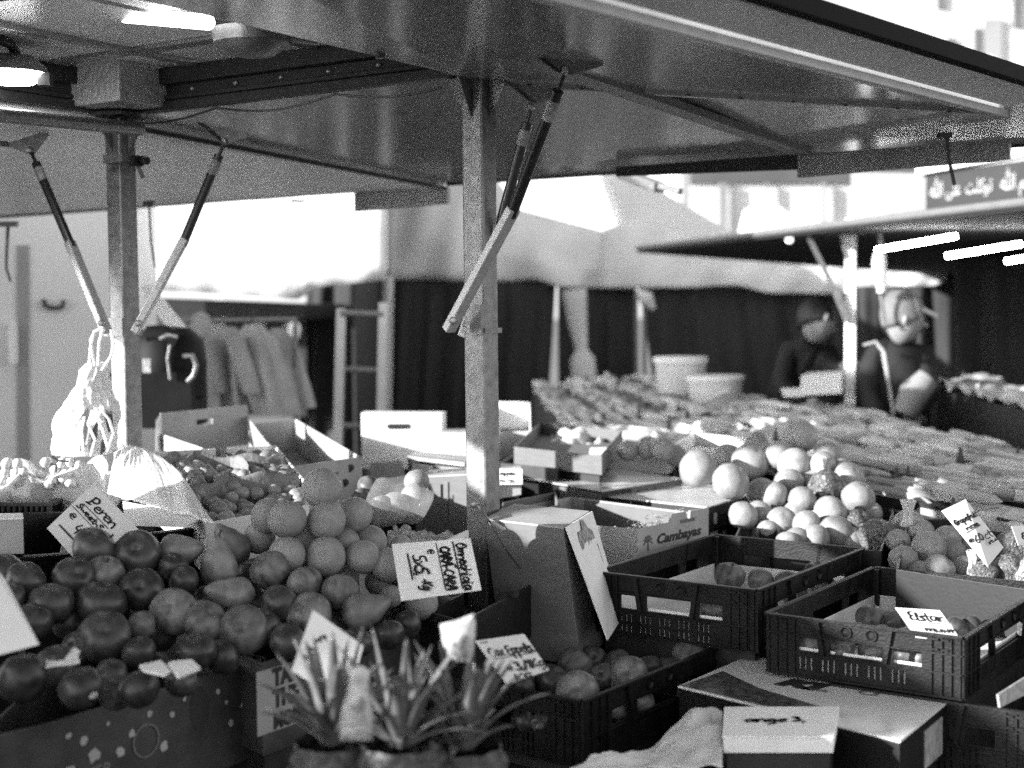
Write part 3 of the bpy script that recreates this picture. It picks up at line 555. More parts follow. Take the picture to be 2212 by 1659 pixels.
# ================================================================ TABLES
def plan_quad(a, v0, v1, u0, u1, z): return [Vector((0, 0, z))+dv*u0+nv*v0, Vector((0, 0, z))+dv*u1+nv*v0, Vector((0, 0, z))+dv*u1+nv*v1, Vector((0, 0, z))+dv*u0+nv*v1]
TB = thing('display_table', 'dark low display table carrying all the fruit boxes', 'table', (0, 3.2, 0))
q = plan_quad(0, .55, 5.6, -3.3, -.35, .70); mb = MB(); mb.prism([p-Vector((0, 0, .04)) for p in q], (0, 0, .04)); part('table_top', mb, CARTD, TB)
for p in q:
    c = p.lerp(sum(q, Vector())/4, .06); mb = MB(); mb.box((c.x, c.y, .33), (.05, .05, .66), FR); part('leg', mb, GALV, TB)
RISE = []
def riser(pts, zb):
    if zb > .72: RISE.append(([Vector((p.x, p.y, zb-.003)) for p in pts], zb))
# ================================================================ BOXES
def tray(label, top, H, m, mi=None, th=.006, name='fruit_tray', cat='tray', group=None, floor=.012, label_root=None, hole=None):
    """open box from its four top corners (near-left, near-right, far-right, far-left)"""
    c = sum(top, Vector())/4; r = thing(name, label, cat, (c.x, c.y, min(p.z for p in top)-H), 0, group)
    mb = MB(); n = 4; dn = Vector((0, 0, -H)); cc = c
    inn = []
    for i in range(4):
        a, b, d = top[i-1], top[i], top[(i+1) % 4]; e1 = (a-b).normalized(); e2 = (d-b).normalized(); sn = max(.3, e1.cross(e2).length); inn.append(b+(e1+e2)*(th/sn))
    vs = list(top)+inn; vs += [p+dn for p in vs[:8]]
    fs = []
    for i in range(4):
        j = (i+1) % 4; fs += [(i, j, j+4, i+4), (i, i+8, j+8, j), (i+4, j+4, j+12, i+12), (i+8, i+12, j+12, j+8)]
    mb.add(vs, fs)
    w_ = part('box_walls', mb, m, r, bevel=.0015); riser(top, min(p.z for p in top)-H)
    mb = MB(); fl = [p+dn+Vector((0, 0, floor)) for p in inn]; mb.prism([p+(c-p)*.004 for p in fl], (0, 0, -.006)); part('box_floor', mb, mi or m, r)
    return r
def carton(label, top, H, m, mt=None, name='carton', cat='carton', lid=.004, group=None):
    c = sum(top, Vector())/4; r = thing(name, label, cat, (c.x, c.y, c.z-H), 0, group)
    mb = MB(); mb.hexa([p+Vector((0, 0, -lid)) for p in top], [p+Vector((0, 0, -H)) for p in top]); part('carton_sides', mb, m, r, bevel=.0015)
    mb = MB(); c2 = c; mb.prism([p+(p-c2).normalized()*.002+Vector((0, 0, -lid)) for p in top], (0, 0, lid)); part('lid', mb, mt or m, r, bevel=.001)
    if mt in (CARTL,): mb = MB(); a_, b_ = top[0].lerp(top[3], .5), top[1].lerp(top[2], .5); w3 = (top[3]-top[0]).normalized()*.02; mb.prism([a_-w3+Vector((0, 0, .0005)), b_-w3+Vector((0, 0, .0005)), b_+w3+Vector((0, 0, .0005)), a_+w3+Vector((0, 0, .0005))], (0, 0, .0006)); part('tape', mb, mat('brown_tape', .22, .25, .15, 20), r)
    riser(top, min(p.z for p in top)-H)
    return r
def corners(K, a, wd, ln, z):       # near corner on the right, front wall runs to the left, side wall runs away
    d = Vector((math.cos(math.radians(a)), math.sin(math.radians(a)), 0)); n = Vector((-d.y, d.x, 0)); K = Vector((K.x, K.y, z))
    return [K-d*wd, K, K+n*ln, K-d*wd+n*ln], d, n
def frac(xs): return sorted(set(round(x, 5) for x in xs))
def crate(label, K, z, a=-35, wd=.4, ln=.6, H=.13, slots=2, group='black folding crates'):
    top, d, n = corners(K, a, wd, ln, z); c = sum(top, Vector())/4; r = thing('folding_crate', label, 'crate', (c.x, c.y, z-H), math.radians(a), group)
    up = Vector((0, 0, 1)); TH = .004
    def side(o, ax, L, nrm, nm, windows, rows, groups, ends=True):
        holes = []
        for x0, x1, z0, z1 in windows: holes.append((x0, x1, z0, z1))
        for g in groups:
            for k in range(3):
                for z0, z1 in rows: x = g+k*.03*(.4/L); holes.append((x, x+.011*(.4/L), z0, z1))
        xs = frac([0, 1]+[h[0] for h in holes]+[h[1] for h in holes]); zs = frac([0, 1]+[h[2] for h in holes]+[h[3] for h in holes])
        sol = lambda i, j: not any(h[0] <= (xs[i]+xs[i+1])/2 <= h[1] and h[2] <= (zs[j]+zs[j+1])/2 <= h[3] for h in holes)
        mb = MB(); mb.wall(o-up*H, ax*L, up*H, nrm, xs, zs, sol, -TH)
        O = o-up*H
        def ribv(x, z0=0, z1=1, w=.003, t=.0045): p0 = O+ax*L*x+up*H*z0+nrm*t/2; p1 = O+ax*L*x+up*H*z1+nrm*t/2; mb.beam(p0, p1, t, w, up=ax)
        def ribh(z_, x0=0, x1=1, w=.003, t=.005): p0 = O+ax*L*x0+up*H*z_+nrm*t/2; p1 = O+ax*L*x1+up*H*z_+nrm*t/2; mb.beam(p0, p1, t, w)
        ribh(.985, w=.005, t=.008); ribh(.70); ribh(.40); ribh(.02, w=.004)
        for x in (.012, .055, .105, .15, .85, .90, .945, .988): ribv(x)
        for x in (.3, .62): # slanting struts across the window
            p0 = O+ax*L*x+up*H*.42+nrm*.002; p1 = O+ax*L*(x-.03 if x < .5 else x+.03)+up*H*.97+nrm*.002; mb.beam(p0, p1, .01, .012 if x < .5 else .01, up=nrm)
        for x in (.42, .55):
            mb.lathe([(.006, 0), (.010, .004), (.0125, .004), (.0125, 0)], O+ax*L*x+up*H*.84, 14, Matrix((ax, up, nrm)).transposed())
        for x in (.865, .915):
            for z_ in (.76, .92): ribh(z_, x-.012, x+.02, w=.004, t=.006)
        return part(nm, mb, BLACKP, r)
    rows = [(.22, .36), (.04, .18)] if slots == 2 else [(.12, .34)]
    gr = [.17, .29, .41, .53, .65]; win = [(.17, .29, .44, .66), (.335, .61, .44, .68), (.66, .80, .44, .68)]
    side(top[0], d, wd, -n, 'front_wall', win, rows, gr)
    side(top[1], n, ln, d, 'side_wall', [(.18, .3, .44, .68), (.34, .64, .44, .68), (.69, .82, .44, .68)], rows, [.1, .2, .3, .4, .5, .6, .7, .8])
    side(top[2], -d, wd, n, 'back_wall', win, rows, gr)
    side(top[3], -n, ln, -d, 'side_wall', [(.18, .3, .44, .68), (.34, .64, .44, .68), (.69, .82, .44, .68)], rows, [.1, .2, .3, .4, .5, .6, .7, .8])
    riser(top, z-H)
    mb = MB(); mb.prism([p+(c-p)*.02-up*(H-.004) for p in top], (0, 0, -.003)); part('crate_floor', mb, BLACKP, r)
    for i, p in enumerate(top): q = p+(c-p).normalized()*.012; mb = MB().box((q.x, q.y, z-H/2-.001), (.022, .022, H-.002), rot(a)); part('corner_post', mb, BLACKP, r, bevel=.003)
    return r, top, d, n
KA = PZ(1634, 1273, 1.0); CA, tA, dA, nA = crate('black folding crate of apples standing above the small apple crate', KA, 1.0, H=.138)
KB = PZ(2081, 1376, .97); CB, tB, dB, nB = crate('black folding crate with two round recesses in its rim and a card inside', KB, .97, H=.122, slots=1)
KC = PZ(1256, 1513, .86); CC_, tC, dC, nC = crate('black folding crate at the front, its near corner beside the pineapples', KC, .86, a=-37, H=.13, ln=.58)
# a stacked crate under crate B's right side and one under A/B
K2 = Vector((KB.x, KB.y, 0))+dB*.42+nB*.02; pass
K3 = Vector((KB.x, KB.y, 0))+dB*.02-nB*.0; crate('black folding crate in the bottom right corner under the others', K3+dB*.12, .845, H=.14)
lab = one('crate_label', MB().prism([P(2152, 1500, 2.5), P(2212, 1462, 2.6), P(2230, 1470, 2.63), P(2230, 1490, 2.63), P(2156, 1528, 2.5)], dB*.004), LABELG, 'pale sticker on the dark crate at the lower right edge', 'sticker')
# white paper liners inside crates A and B
def liner(top, c_, zt, H, label, m=CARTW):
    c = sum(top, Vector())/4; t2 = [Vector((p.x+(c.x-p.x)*.028, p.y+(c.y-p.y)*.028, zt)) for p in top]; return tray(label, t2, H, m, th=.002, name='paper_liner', cat='liner', floor=.02)
liner(tA, 1, .928, .060, 'white cardboard liner inside the upper apple crate')
liner(tB, 1, .906, .054, 'white cardboard liner inside the crate with the second apple card')
# carton with black lettering in front of crate B
qk = [PZ(1466, 1482, .84), PZ(1944, 1600, .84), PZ(2083, 1485, .84), PZ(1618, 1416, .84)]; KI = carton('flat carton with a glossy pale lid and black letters, front right', qk, .10, CARTB, GLOSSC)
ex = (qk[2]-qk[3]).normalized(); ey = (qk[3]-qk[0]).normalized()
text('KI', .07, PZ(1676, 1478, .8402), ex, ey, INK, KI, bold=.09, sx=1.3, shear=.2)
text('WI', .02, PZ(1742, 1490, .8402), ex, ey, INKG, KI, bold=.03, sx=1.6)
mb = MB(); oc = PZ(1876, 1498, .8405); mb.add([oc+ex*r_*math.cos(a*PI/12)+ey*.7*r_*math.sin(a*PI/12)+Vector((0, 0, .001)) for r_ in (.02, .014) for a in range(24)], [(k, (k+1) % 24, (k+1) % 24+24, k+24) for k in range(24)]); part('oval_mark', mb, INKG, KI, solid=.0004)
mb = MB(); mb.prism([PZ(1472, 1481, .8404), PZ(1780, 1556, .8404), PZ(1800, 1535, .8404), PZ(1640, 1487, .8404), PZ(1562, 1450, .8404)], (0, 0, .0006)); part('dark_fruit_print', mb, mat('glossy_dark_print', .06, .18, .9, 60), KI)
mb = MB(); a = qk[1].lerp(qk[2], .35); b = qk[1].lerp(qk[2], .62); mb.prism([a+Vector((0, 0, -.02)), b+Vector((0, 0, -.02)), b+Vector((0, 0, -.09)), a+Vector((0, 0, -.09))], (qk[2]-qk[3]).normalized()*.002); part('side_label', mb, LABELG, KI)
# white card box and crumpled sheet at the very front
wb = carton('small white carton with handwriting, bottom edge right of the middle', [PZ(1562, 1590, .86), PZ(1800, 1590, .86), PZ(1812, 1526, .86), PZ(1566, 1527, .86)], .03, CARTW)
mb = MB(); script('Mango 3,', .028, PZ(1590, 1560, .861), (1, .0, 0), (0, 1, 0), .004, mb); part('handwriting', mb, INK, wb)
def sheetf(u, v):
    p = PZ(1230+330*u+110*v*(1-u), 1660-(30+105*u)*v, .835); return p+Vector((0, 0, .02*math.sin(u*7+v*3)*v+.012*noise.noise(Vector((u*6, v*6, 1)))))
one('crumpled_sheet', MB().grid(sheetf, 30, 20), PAPER, 'crumpled white sheet lying in front of the small apple crate', 'sheet', smooth=True, solid=.002)
# tall carton with the picture of grapes
gt = [P(1046, 1117, 3.2), P(1217, 1136, 3.06), P(1273, 1105, 3.3), P(1103, 1094, 3.42)]; zt = sum(p.z for p in gt)/4
gt = [Vector((p.x, p.y, zt)) for p in gt]
gd = (gt[1]-gt[0]).normalized(); gt[3] = gt[0]+(gt[2]-gt[1])
GB = thing('carton', 'brown carton standing on end with a picture of grapes on its side flap', 'carton', (gt[0].x, gt[0].y, .86))
mb = MB(); low = [p+Vector((0, 0, -.3))+gd*.045 for p in gt]; mb.hexa([p+Vector((0, 0, -.004)) for p in gt], low); part('carton_sides', mb, CARTG, GB, bevel=.002)
mb = MB(); mb.prism([p+Vector((0, 0, -.004)) for p in gt], (0, 0, .004)); part('lid', mb, CARTL, GB)
mb = MB(); f0, f1 = gt[1]+gd*.004, gt[2]+gd*.006; fo = Vector((0, 0, -.235))+gd*.085; fl = [f0, f1, f1+fo, f0+fo+gd*.02+(f1-f0)*.05]; mb.prism(fl, gd*.003); fp = part('side_flap', mb, CARTW, GB)
fr = (f1-f0).normalized(); fu = (-fo).normalized(); fn = fr.cross(fu).normalized(); fb = f0+fo+gd*.003
def fpt(u, v): return f0+(f1-f0)*u+fo*v+fn*.0045+gd*.001
mb = MB(); R = random.Random(3)
for u, v, s_ in ((.5, .14, .028), (.35, .2, .024), (.62, .24, .026), (.42, .33, .03), (.68, .38, .026), (.5, .45, .024), (.6, .52, .022), (.55, .6, .015), (.3, .38, .02)):
    c = fpt(u, v); mb.add([c+(fr*math.cos(a*PI/5+u)+fu*math.sin(a*PI/5+u))*s_*1.35*R.uniform(.7, 1.1)+fn*R.uniform(0, .0015) for a in range(10)], [tuple(range(10))])
part('fruit_picture', mb, mat('fruit_print', .2, .6, .8, 90), GB, parent=fp, solid=.0005)
mb = MB(); script('abcdefg hklmn', .009, fpt(.36, .74), fr, fu, .0012, mb, width=.085)
for k in range(9): rib(mb, [fpt(.3+.02*(k % 3), .72+.024*k), fpt(.85-.06*((k*7) % 4), .72+.024*k)], .0012, fn)
part('small_print', mb, INKG, GB, parent=fp)
# open carton with palm tree print
k0 = PZ(1378, 1143, 1.04); k1 = PZ(1531, 1111, 1.04); nn_ = (k1-k0).normalized(); ddx = Vector((nn_.y, -nn_.x, 0)); ddx = (ddx+Vector((-.12, -.02, 0))*0).normalized()
bl = PZ(1201, 1069, 1.04); k3 = k1-ddx*.0
fl_ = k0 - dv*.5; ct = [fl_, k0, k1, k1 + (bl-k1).normalized()*.52]
CAMB = tray('open low carton with a dark palm tree and curved name printed on its end', ct, .105, CARTL, CARTI, name='carton', cat='carton')
mb = MB(); ii = [ct[3].lerp(ct[2], .01)+Vector((.004, -.012, -.004)), ct[2]+Vector((-.012, -.008, -.004))]; mb.prism([ii[0], ii[1], ii[1]+Vector((0, 0, -.095)), ii[0]+Vector((0, 0, -.095))], (0, .002, 0)); part('inner_liner', mb, CARTI, CAMB)
rgt = (k1-k0).normalized(); upv = Vector((0, 0, 1))
WK = (k1-k0).length; text('Cambayas', .034, k0+rgt*WK*.24+upv*-.048, rgt, upv, INK, CAMB, bold=.035, sx=WK*.66/.145, shear=.25)
mb = MB(); pc_ = k0+rgt*WK*.13+upv*-.036+rgt.cross(upv)*.0015
for a in (-80, -45, -10, 20, 55, 85, 120):
    t = math.radians(a+70); d1 = rgt*math.cos(t)+upv*math.sin(t); rib(mb, [pc_, pc_+d1*.010+upv*.002, pc_+d1*.019-upv*.004], .004, rgt.cross(upv))
rib(mb, [pc_, pc_-upv*.022], .005, rgt.cross(upv)); part('palm_print', mb, INKG, CAMB)
text('FUNGERANTE', .012, k0+rgt*WK*.58+upv*-.008, rgt, upv, INKG, CAMB, bold=.04, sx=.9)
mb = MB(); a = k0-dv*.02; mb.prism([k0+rgt*WK*.44, k0+rgt*WK*.68, k0+rgt*WK*.67+upv*.02, k0+rgt*WK*.46+upv*.02], rgt.cross(upv)*-.006); mb.prism([k0+rgt*WK*.72, k0+rgt*WK, k0+rgt*WK+upv*.018, k0+rgt*WK*.73+upv*.02], rgt.cross(upv)*-.006); part('carton_tabs', mb, CARTL, CAMB)
mb = MB(); R = random.Random(5)
for i in range(70):
    t = R.uniform(.03, .97); p = k0+rgt*(WK*t) - rgt.cross(upv)*R.uniform(.012, .09) + upv*R.uniform(-.03, .0); q = [p]
    for j in range(4): q.append(q[-1]+Vector((R.uniform(-.012, .012), R.uniform(-.012, .012), R.uniform(-.004, .009))))
    mb.tube(q, .0009, 4)
one('wood_wool', mb, HAY, kind='stuff')
# date cartons
q1 = [PZ(1126, 1031, 1.05), PZ(1299, 1060, 1.05), PZ(1473, 1033, 1.05), PZ(1262, 1004, 1.05)]; D1 = carton('flat dark carton with a shiny lid behind the right post', q1, .06, CARTB, GLOSSC)
mb = MB(); a, b = q1[0].lerp(q1[1], .5), q1[1]; n_ = (b-a).cross(upv).normalized(); mb.prism([a-upv*.008+n_*.001, b-upv*.008+n_*.001, b-upv*.055+n_*.001, a-upv*.055+n_*.001], n_*.001); part('grey_side_print', mb, mat('grey_print', .13, .4, .2, 40), D1)
mb = MB(); a, b = q1[1].lerp(q1[2], .35), q1[2]; n_ = (b-a).cross(upv).normalized(); mb.prism([a-upv*.006+n_*.001, b-upv*.006+n_*.001, b-upv*.04+n_*.001, a-upv*.04+n_*.001], n_*.001); sp_ = part('grey_side_print', mb, mat('grey_print', .13, .4, .2, 40), D1)
text('Medjoul', .03, q1[1].lerp(q1[2], .4)-upv*.035, q1[2]-q1[1], upv, INK, D1, shear=.3, off=.004)
q2 = [PZ(1307, 1071, 1.03), PZ(1526, 1095, 1.03), PZ(1625, 1066, 1.03), PZ(1478, 1034, 1.03)]; D2 = carton('flat black carton printed with white capital letters on its front', q2, .06, CARTB, GLOSSC)
rr = (q2[1]-q2[0]).normalized(); text('MEDJOOL', .048, q2[0].lerp(q2[1], .30)-upv*.052, rr, upv, WHITE, D2, bold=.01, sx=.92)
mb = MB(); rib(mb, [q2[0]-upv*.008+rr*.1, q2[0]-upv*.055+rr*.1], .003, rr.cross(upv)); rib(mb, [q2[0].lerp(q2[1], .1)-upv*.03, q2[0].lerp(q2[1], .24)-upv*.03], .022, rr.cross(upv)); part('print_bars', mb, LABELG, D2)
r2 = (q2[2]-q2[1]).normalized(); mb = MB(); a = q2[1]+r2*.06-upv*.03; rib(mb, [a, a+r2*.0-upv*.02], .02, r2.cross(upv)); rib(mb, [a+r2*.12, a+r2*.12-upv*.022], .024, r2.cross(upv)); part('side_stickers', mb, LABELG, D2)
q2b = [p-upv*.062 for p in q2]; D3 = carton('dark printed carton directly under the one with white capitals', q2b, .07, CARTB, CARTB)
mb = MB(); a = q2b[1]+r2*.12-upv*.03; rib(mb, [a, a-upv*.025], .022, r2.cross(upv)); rib(mb, [a-r2*.07, a-r2*.07-upv*.03], .05, r2.cross(upv)); part('side_stickers', mb, LABELG, D3)
# middle row of cartons behind
def qd(pts, z): return [PZ(x, y, z) for x, y in pts]
WBX = carton('tall white carton with a dark hand hole, fully in the sun', [P(780, 892, 5.3)+Vector((0, 0, 0)), P(954, 892, 5.3), P(963, 889, 5.7), P(789, 888, 5.7)], .21, CARTW, CARTW)
c = P(861, 921, 5.3); mb = MB(); mb.prism([c+Vector((math.copysign(.034, math.cos(a))+.009*math.cos(a), -.003, .010*math.sin(a))) for a in [k*PI/8+.01 for k in range(16)]], (0, .002, 0)); part('hand_hole', mb, INK, WBX)
carton('half hidden white carton just left of the right post', [P(957, 932, 5.0), P(1075, 932, 5.0), P(1080, 926, 5.4), P(962, 926, 5.4)], .12, CARTW, CARTL)
tray('open white carton just right of the right post, lit at one end', [P(1040, 935, 5.4), P(1148, 932, 5.4), P(1146, 868, 5.75), P(1040, 866, 5.75)], .12, CARTW, CARTI, name='carton', cat='carton')
tray('open carton of crumpled white paper behind the flat dark carton', qd([(1110, 965), (1300, 985), (1345, 930), (1165, 912)], 1.14), .06, CARTG, CARTI, name='carton', cat='carton')
def crump(u, v):
    p = P(1190+120*u, 975-40*v, 5.2+.5*v); return p+Vector((0, 0, .05*noise.noise(Vector((u*5, v*5, 2)))+.06*math.sin(PI*u)*math.sin(PI*v)))
one('crumpled_paper', MB().grid(crump, 24, 16), PAPER, 'crumpled white wrapping paper in the open carton behind the flat dark carton', 'paper', smooth=True, solid=.002)
T5 = tray('white open tray standing on the flat dark carton, one wall in shadow', [P(1219, 984, 4.85), P(1441, 990, 4.7), P(1462, 978, 4.95), P(1258, 970, 5.1)], .055, CARTW, CARTW, name='carton', cat='carton')
mb = MB(); a = P(1275, 967, 4.84); mb.prism([a, a+Vector((.07, 0, 0)), a+Vector((.075, 0, -.03)), a+Vector((-.005, 0, -.03))], (0, .004, 0)); part('carton_tab', mb, CARTW, T5)
tray('long white tray behind the pile of pale fruit', qd([(1455, 960), (1625, 975), (1660, 950), (1500, 935)], 1.12), .06, CARTW, CARTI, name='carton', cat='carton')
tray('flat dark box between the right post and the shiny carton', qd([(1080, 1000), (1205, 1012), (1250, 985), (1130, 968)], 1.09), .05, CARTD, CARTI, name='carton', cat='carton')
lb_ = carton('small pale carton with a printed label right of the right post', [P(1072, 1018, 4.0), P(1126, 1008, 4.0), P(1120, 1005, 4.2), P(1080, 1010, 4.2)], .08, CARTL, CARTL)
mb = MB(); a = P(1080, 1030, 3.985); rib(mb, [a+Vector((0, 0, .0)), a+Vector((.05, 0, .0))], .045, Vector((0, -1, 0))); lp_ = part('label', mb, CARTW, lb_)
mb = MB(); script('erg mon', .009, a+Vector((0, -.003, .006)), (1, 0, 0), upv, .0014, mb); script('m 22 kg', .009, a+Vector((0, -.003, -.014)), (1, 0, 0), upv, .0014, mb); part('small_print', mb, INKG, lb_, parent=lp_)
tray('low open carton with a torn flap beside the grape carton', qd([(1080, 1125), (1210, 1090), (1200, 1062), (1085, 1085)], 1.06), .06, CARTI, CARTI, name='carton', cat='carton')
carton('brown carton under the white carton with the hand hole', [P(905, 1010, 4.6), P(1010, 1010, 4.5), P(1020, 990, 4.9), P(880, 985, 5.0)], .14, CARTG, CARTL)
carton('pale flat lid lying in front of the white carton with the hand hole', [P(880, 985, 4.7), P(1005, 1000, 4.4), P(1010, 985, 4.8), P(900, 975, 5.0)], .012, CARTL, CARTL)
# carton with the toothed wheel mark
gq = [P(897, 1030, 4.05), P(1008, 1024, 3.95), P(1015, 1010, 4.3), P(905, 1015, 4.35)]; GC = carton('brown carton with a toothed wheel and a big letter C beside the right post', gq, .17, CARTG, CARTL)
gr_ = (gq[1]-gq[0]).normalized(); gn = gr_.cross(upv).normalized(); wc = P(1017, 1083, 3.98)+gn*.012; mb = MB()
for k in range(40):
    a = PI*.5+k*PI/39; r1, r2_ = .056, .068
    if wc.x+math.cos(a)*r2_ > P(1008, 1083, 3.95).x+.002 and False: continue
    p = lambda rr_, aa: wc+gr_*rr_*math.cos(aa)+upv*rr_*math.sin(aa)*1.1
    mb.prism([p(r1, a-.018), p(r2_, a), p(r1, a+.018)], gn*.001)
for k in range(24): a = PI*.5+k*PI/24; rib(mb, [p(.053, a), p(.053, a+PI/24)], .0025, gn)
for k in range(14): a = PI*.35+k*PI*1.3/14; rib(mb, [p(.02, a)+gr_*-.012, p(.02, a+PI*1.3/14)-gr_*.012], .009, gn)
part('wheel_mark', mb, INK, GC)
for x0, x1 in ((905, 962), (968, 1000)):
    pass
mb = MB(); rib(mb, [P(968, 1040, 3.99)+gn*.01, P(968, 1128, 3.99)+gn*.01], .005, gn); rib(mb, [P(925, 1085, 3.99)+gn*.01, P(965, 1085, 3.99)+gn*.01], .003, gn); rib(mb, [P(926, 1040, 3.99)+gn*.01, P(926, 1085, 3.99)+gn*.01, P(932, 1085, 3.99)+gn*.01], .009, gn); part('fold_lines', mb, INKG, GC)
mb = MB(); mb.prism([P(800, 1000, 4.5), P(868, 995, 4.5), P(880, 1046, 4.45), P(800, 1060, 4.45)], (0, .006, 0)); one('carton_flap', mb, CARTL, 'pale raised carton flap above the wrapped fruit', 'carton flap')
mb = MB(); mb.prism([P(892, 1000, 4.3), P(935, 1006, 4.3), P(932, 1028, 4.28), P(886, 1024, 4.28)], (0, .006, 0)); one('carton_flap', mb, LABELG, 'small printed carton flap left of the toothed wheel mark', 'carton flap')
# wood wool bed with slanting lath
wq = [P(835, 1172, 3.25), P(940, 1188, 3.0), P(1004, 1140, 3.2), P(850, 1128, 3.5)]
def hayf(u, v):
    a = wq[0].lerp(wq[1], u); b = wq[3].lerp(wq[2], u); p = a.lerp(b, v); return p+Vector((0, 0, -.015+.03*noise.noise(p*14)+.012*noise.noise(p*60)))
one('wood_wool', MB().grid(hayf, 60, 40), HAY, kind='stuff', smooth=True, solid=.01)
mb = MB(); mb.beam(P(940, 1186, 2.96), P(1010, 1153, 3.12), .006, .016); one('wooden_lath', mb, CARTW, 'pale wooden lath above the handwritten card of the oranges', 'lath')
tray('light wooden tray behind the orange price card', [P(835, 1190, 3.05), P(945, 1205, 2.95), P(1008, 1160, 3.1), P(850, 1150, 3.45)], .08, CARTL, CARTI)
# back left cartons
M1 = thing('carton', 'white open carton with an oval hand hole at the back left', 'carton', P(440, 970, 4.6))
e0, e1 = P(347, 893, 4.75), P(535, 875, 5.0); e1 = e0+(e1-e0); hh_ = .14
er = (e1-e0).normalized(); L_ = (e1-e0).length; en = er.cross(upv).normalized(); hx0, hx1 = .40, .58
mb = MB(); mb.wall(e0-upv*hh_, er*L_, upv*hh_, en, [0, hx0, hx1, 1], [0, .62, .76, 1], lambda i, j: not (i == 1 and j == 1), -.005); part('end_wall', mb, CARTL, M1)
mb = MB(); s0 = e0-upv*.07; s1 = P(437, 968, 4.2); mb.prism([s0, s1, s1-upv*.08, s0-upv*.08], er*.005); part('side_wall', mb, CARTL, M1)
mb = MB(); s0 = e1-upv*.04; s1 = P(600, 985, 4.3); mb.prism([s0, s1, s1-upv*.08, s0-upv*.08], er*-.005); part('side_wall', mb, CARTL, M1)
mb = MB(); mb.prism([e0, e0-upv*.13, e0-upv*.12-er*.01-Vector((0, .05, 0)), e0-upv*.02-er*.005-Vector((0, .05, 0))], er*.003); part('corner_flap', mb, CARTW, M1)
m2 = [P(540, 905, 5.2), P(655, 1000, 4.0), P(780, 985, 4.25), P(640, 900, 5.5)]
m2 = [P(625, 1008, 3.85), P(782, 987, 4.1), P(640, 905, 5.3), P(538, 915, 5.2)]
M2 = tray('pale carton with two dark leaf marks printed behind the top orange', m2, .125, CARTL, CARTI, name='carton', cat='carton')
r_m = (m2[1]-m2[0]).normalized(); nm_ = r_m.cross(upv).normalized()
def m2p(u, v): return m2[0]+(m2[1]-m2[0])*u-upv*v+nm_*.002
mb = MB()
for u, v in ((.82, .035), (.74, .075)):
    for k in range(3): a = .5+k*.6; rib(mb, [m2p(u, v), m2p(u, v)+(r_m*math.cos(a)+upv*math.sin(a))*.016], .009, nm_)
part('leaf_marks', mb, INK, M2)
for k, s_ in enumerate(('HEATH OF', 'NATURES', 'BOUNTY')): text(s_, .017, m2p(.38, .045+k*.02), r_m, upv, INKG, M2, bold=.03)
# plum carton
pq = [P(445, 1130, 3.0), P(700, 1085, 3.3), P(597, 962, 4.15), P(285, 978, 3.9)]
PB = tray('large pale tray of small fruit with paper dividers at the left', pq, .12, CARTW, CARTI)
# black crates left
def lowcrate(pts, H, label): 
    r = tray(label, pts, H, BLACKP, BLACKP, th=.012, name='folding_crate', cat='crate', group='black folding crates at the left')
    for i in range(2):
        a, b = pts[i], pts[(i+1) % 4]; rr_ = (b-a); n_ = rr_.cross(upv).normalized(); mb = MB()
        for k in range(1, 16): q = a+rr_*(k/16)+n_*.003; mb.beam(q-upv*.01, q-upv*(H-.01), .006, .003, up=rr_.normalized())
        mb.beam(a+n_*.004-upv*.005, b+n_*.004-upv*.005, .008, .008); mb.beam(a+n_*.004-upv*H*.5, b+n_*.004-upv*H*.5, .008, .004)
        part('wall_ribs', mb, BLACKP, r)
    return r
lowcrate([P(255, 1160, 2.95), P(430, 1138, 3.15), P(430, 1100, 3.6), P(200, 1110, 3.5)], .11, 'black crate under the white plastic sheet')
lowcrate([P(-60, 1210, 2.8), P(140, 1196, 3.0), P(160, 1105, 3.5), P(-80, 1108, 3.3)], .12, 'black crate behind the tilted pear card')
lowcrate([P(-90, 1085, 3.3), P(110, 1085, 3.5), P(180, 1050, 4.1), P(-60, 1050, 4.0)], .1, 'black crate under the paper wrapped grapes')
carton('small pale carton at the left edge behind the apples', [P(-40, 1121, 2.9), P(50, 1118, 2.9), P(48, 1108, 3.1), P(-40, 1110, 3.1)], .075, CARTL, CARTW)
# front apple boxes and pear box
aq = [P(560, 1430, 2.3), P(715, 1385, 2.47), P(430, 1200, 3.05), P(60, 1260, 2.85)]
z_ = .97
AB = tray('dark carton of pears and apples with a printed slogan panel', [PZ(565, 1432, z_), PZ(915, 1330, z_), PZ(640, 1240, z_), PZ(270, 1310, z_)], .17, mat('printed_fruit_carton', .035, .5, .45, 16, .05, 150), CARTD, name='carton', cat='carton')
a, b = PZ(565, 1432, z_), PZ(915, 1330, z_); ar = (b-a).normalized(); an = ar.cross(upv).normalized()
mb = MB(); rib(mb, [a+ar*.02-upv*.072+an*.001, a+ar*.15-upv*.072+an*.001], .116, an, th=.001); lp = part('slogan_panel', mb, mat('grey_panel', .28, .6, .08, 30), AB)
for k, (s_, sz) in enumerate((('TASTE', .044), ('THE', .044), ('MOMENT', .038))): text(s_, sz, a+ar*.024-upv*(.047+k*.039)+an*.003, ar, upv, INK, AB, parent=lp, bold=.045, sx=.82)
FB = tray('dark carton with pale flower prints in the bottom left corner', [PZ(-60, 1600, .95), PZ(90, 1566, .95), PZ(575, 1420, .95), PZ(230, 1330, .95)], .18, mat('printed_fruit_carton', .035), CARTD, name='carton', cat='carton')
a, b = PZ(90, 1566, .95), PZ(575, 1420, .95); ar = (b-a).normalized(); an = ar.cross(upv).normalized(); mb = MB(); R = random.Random(2)
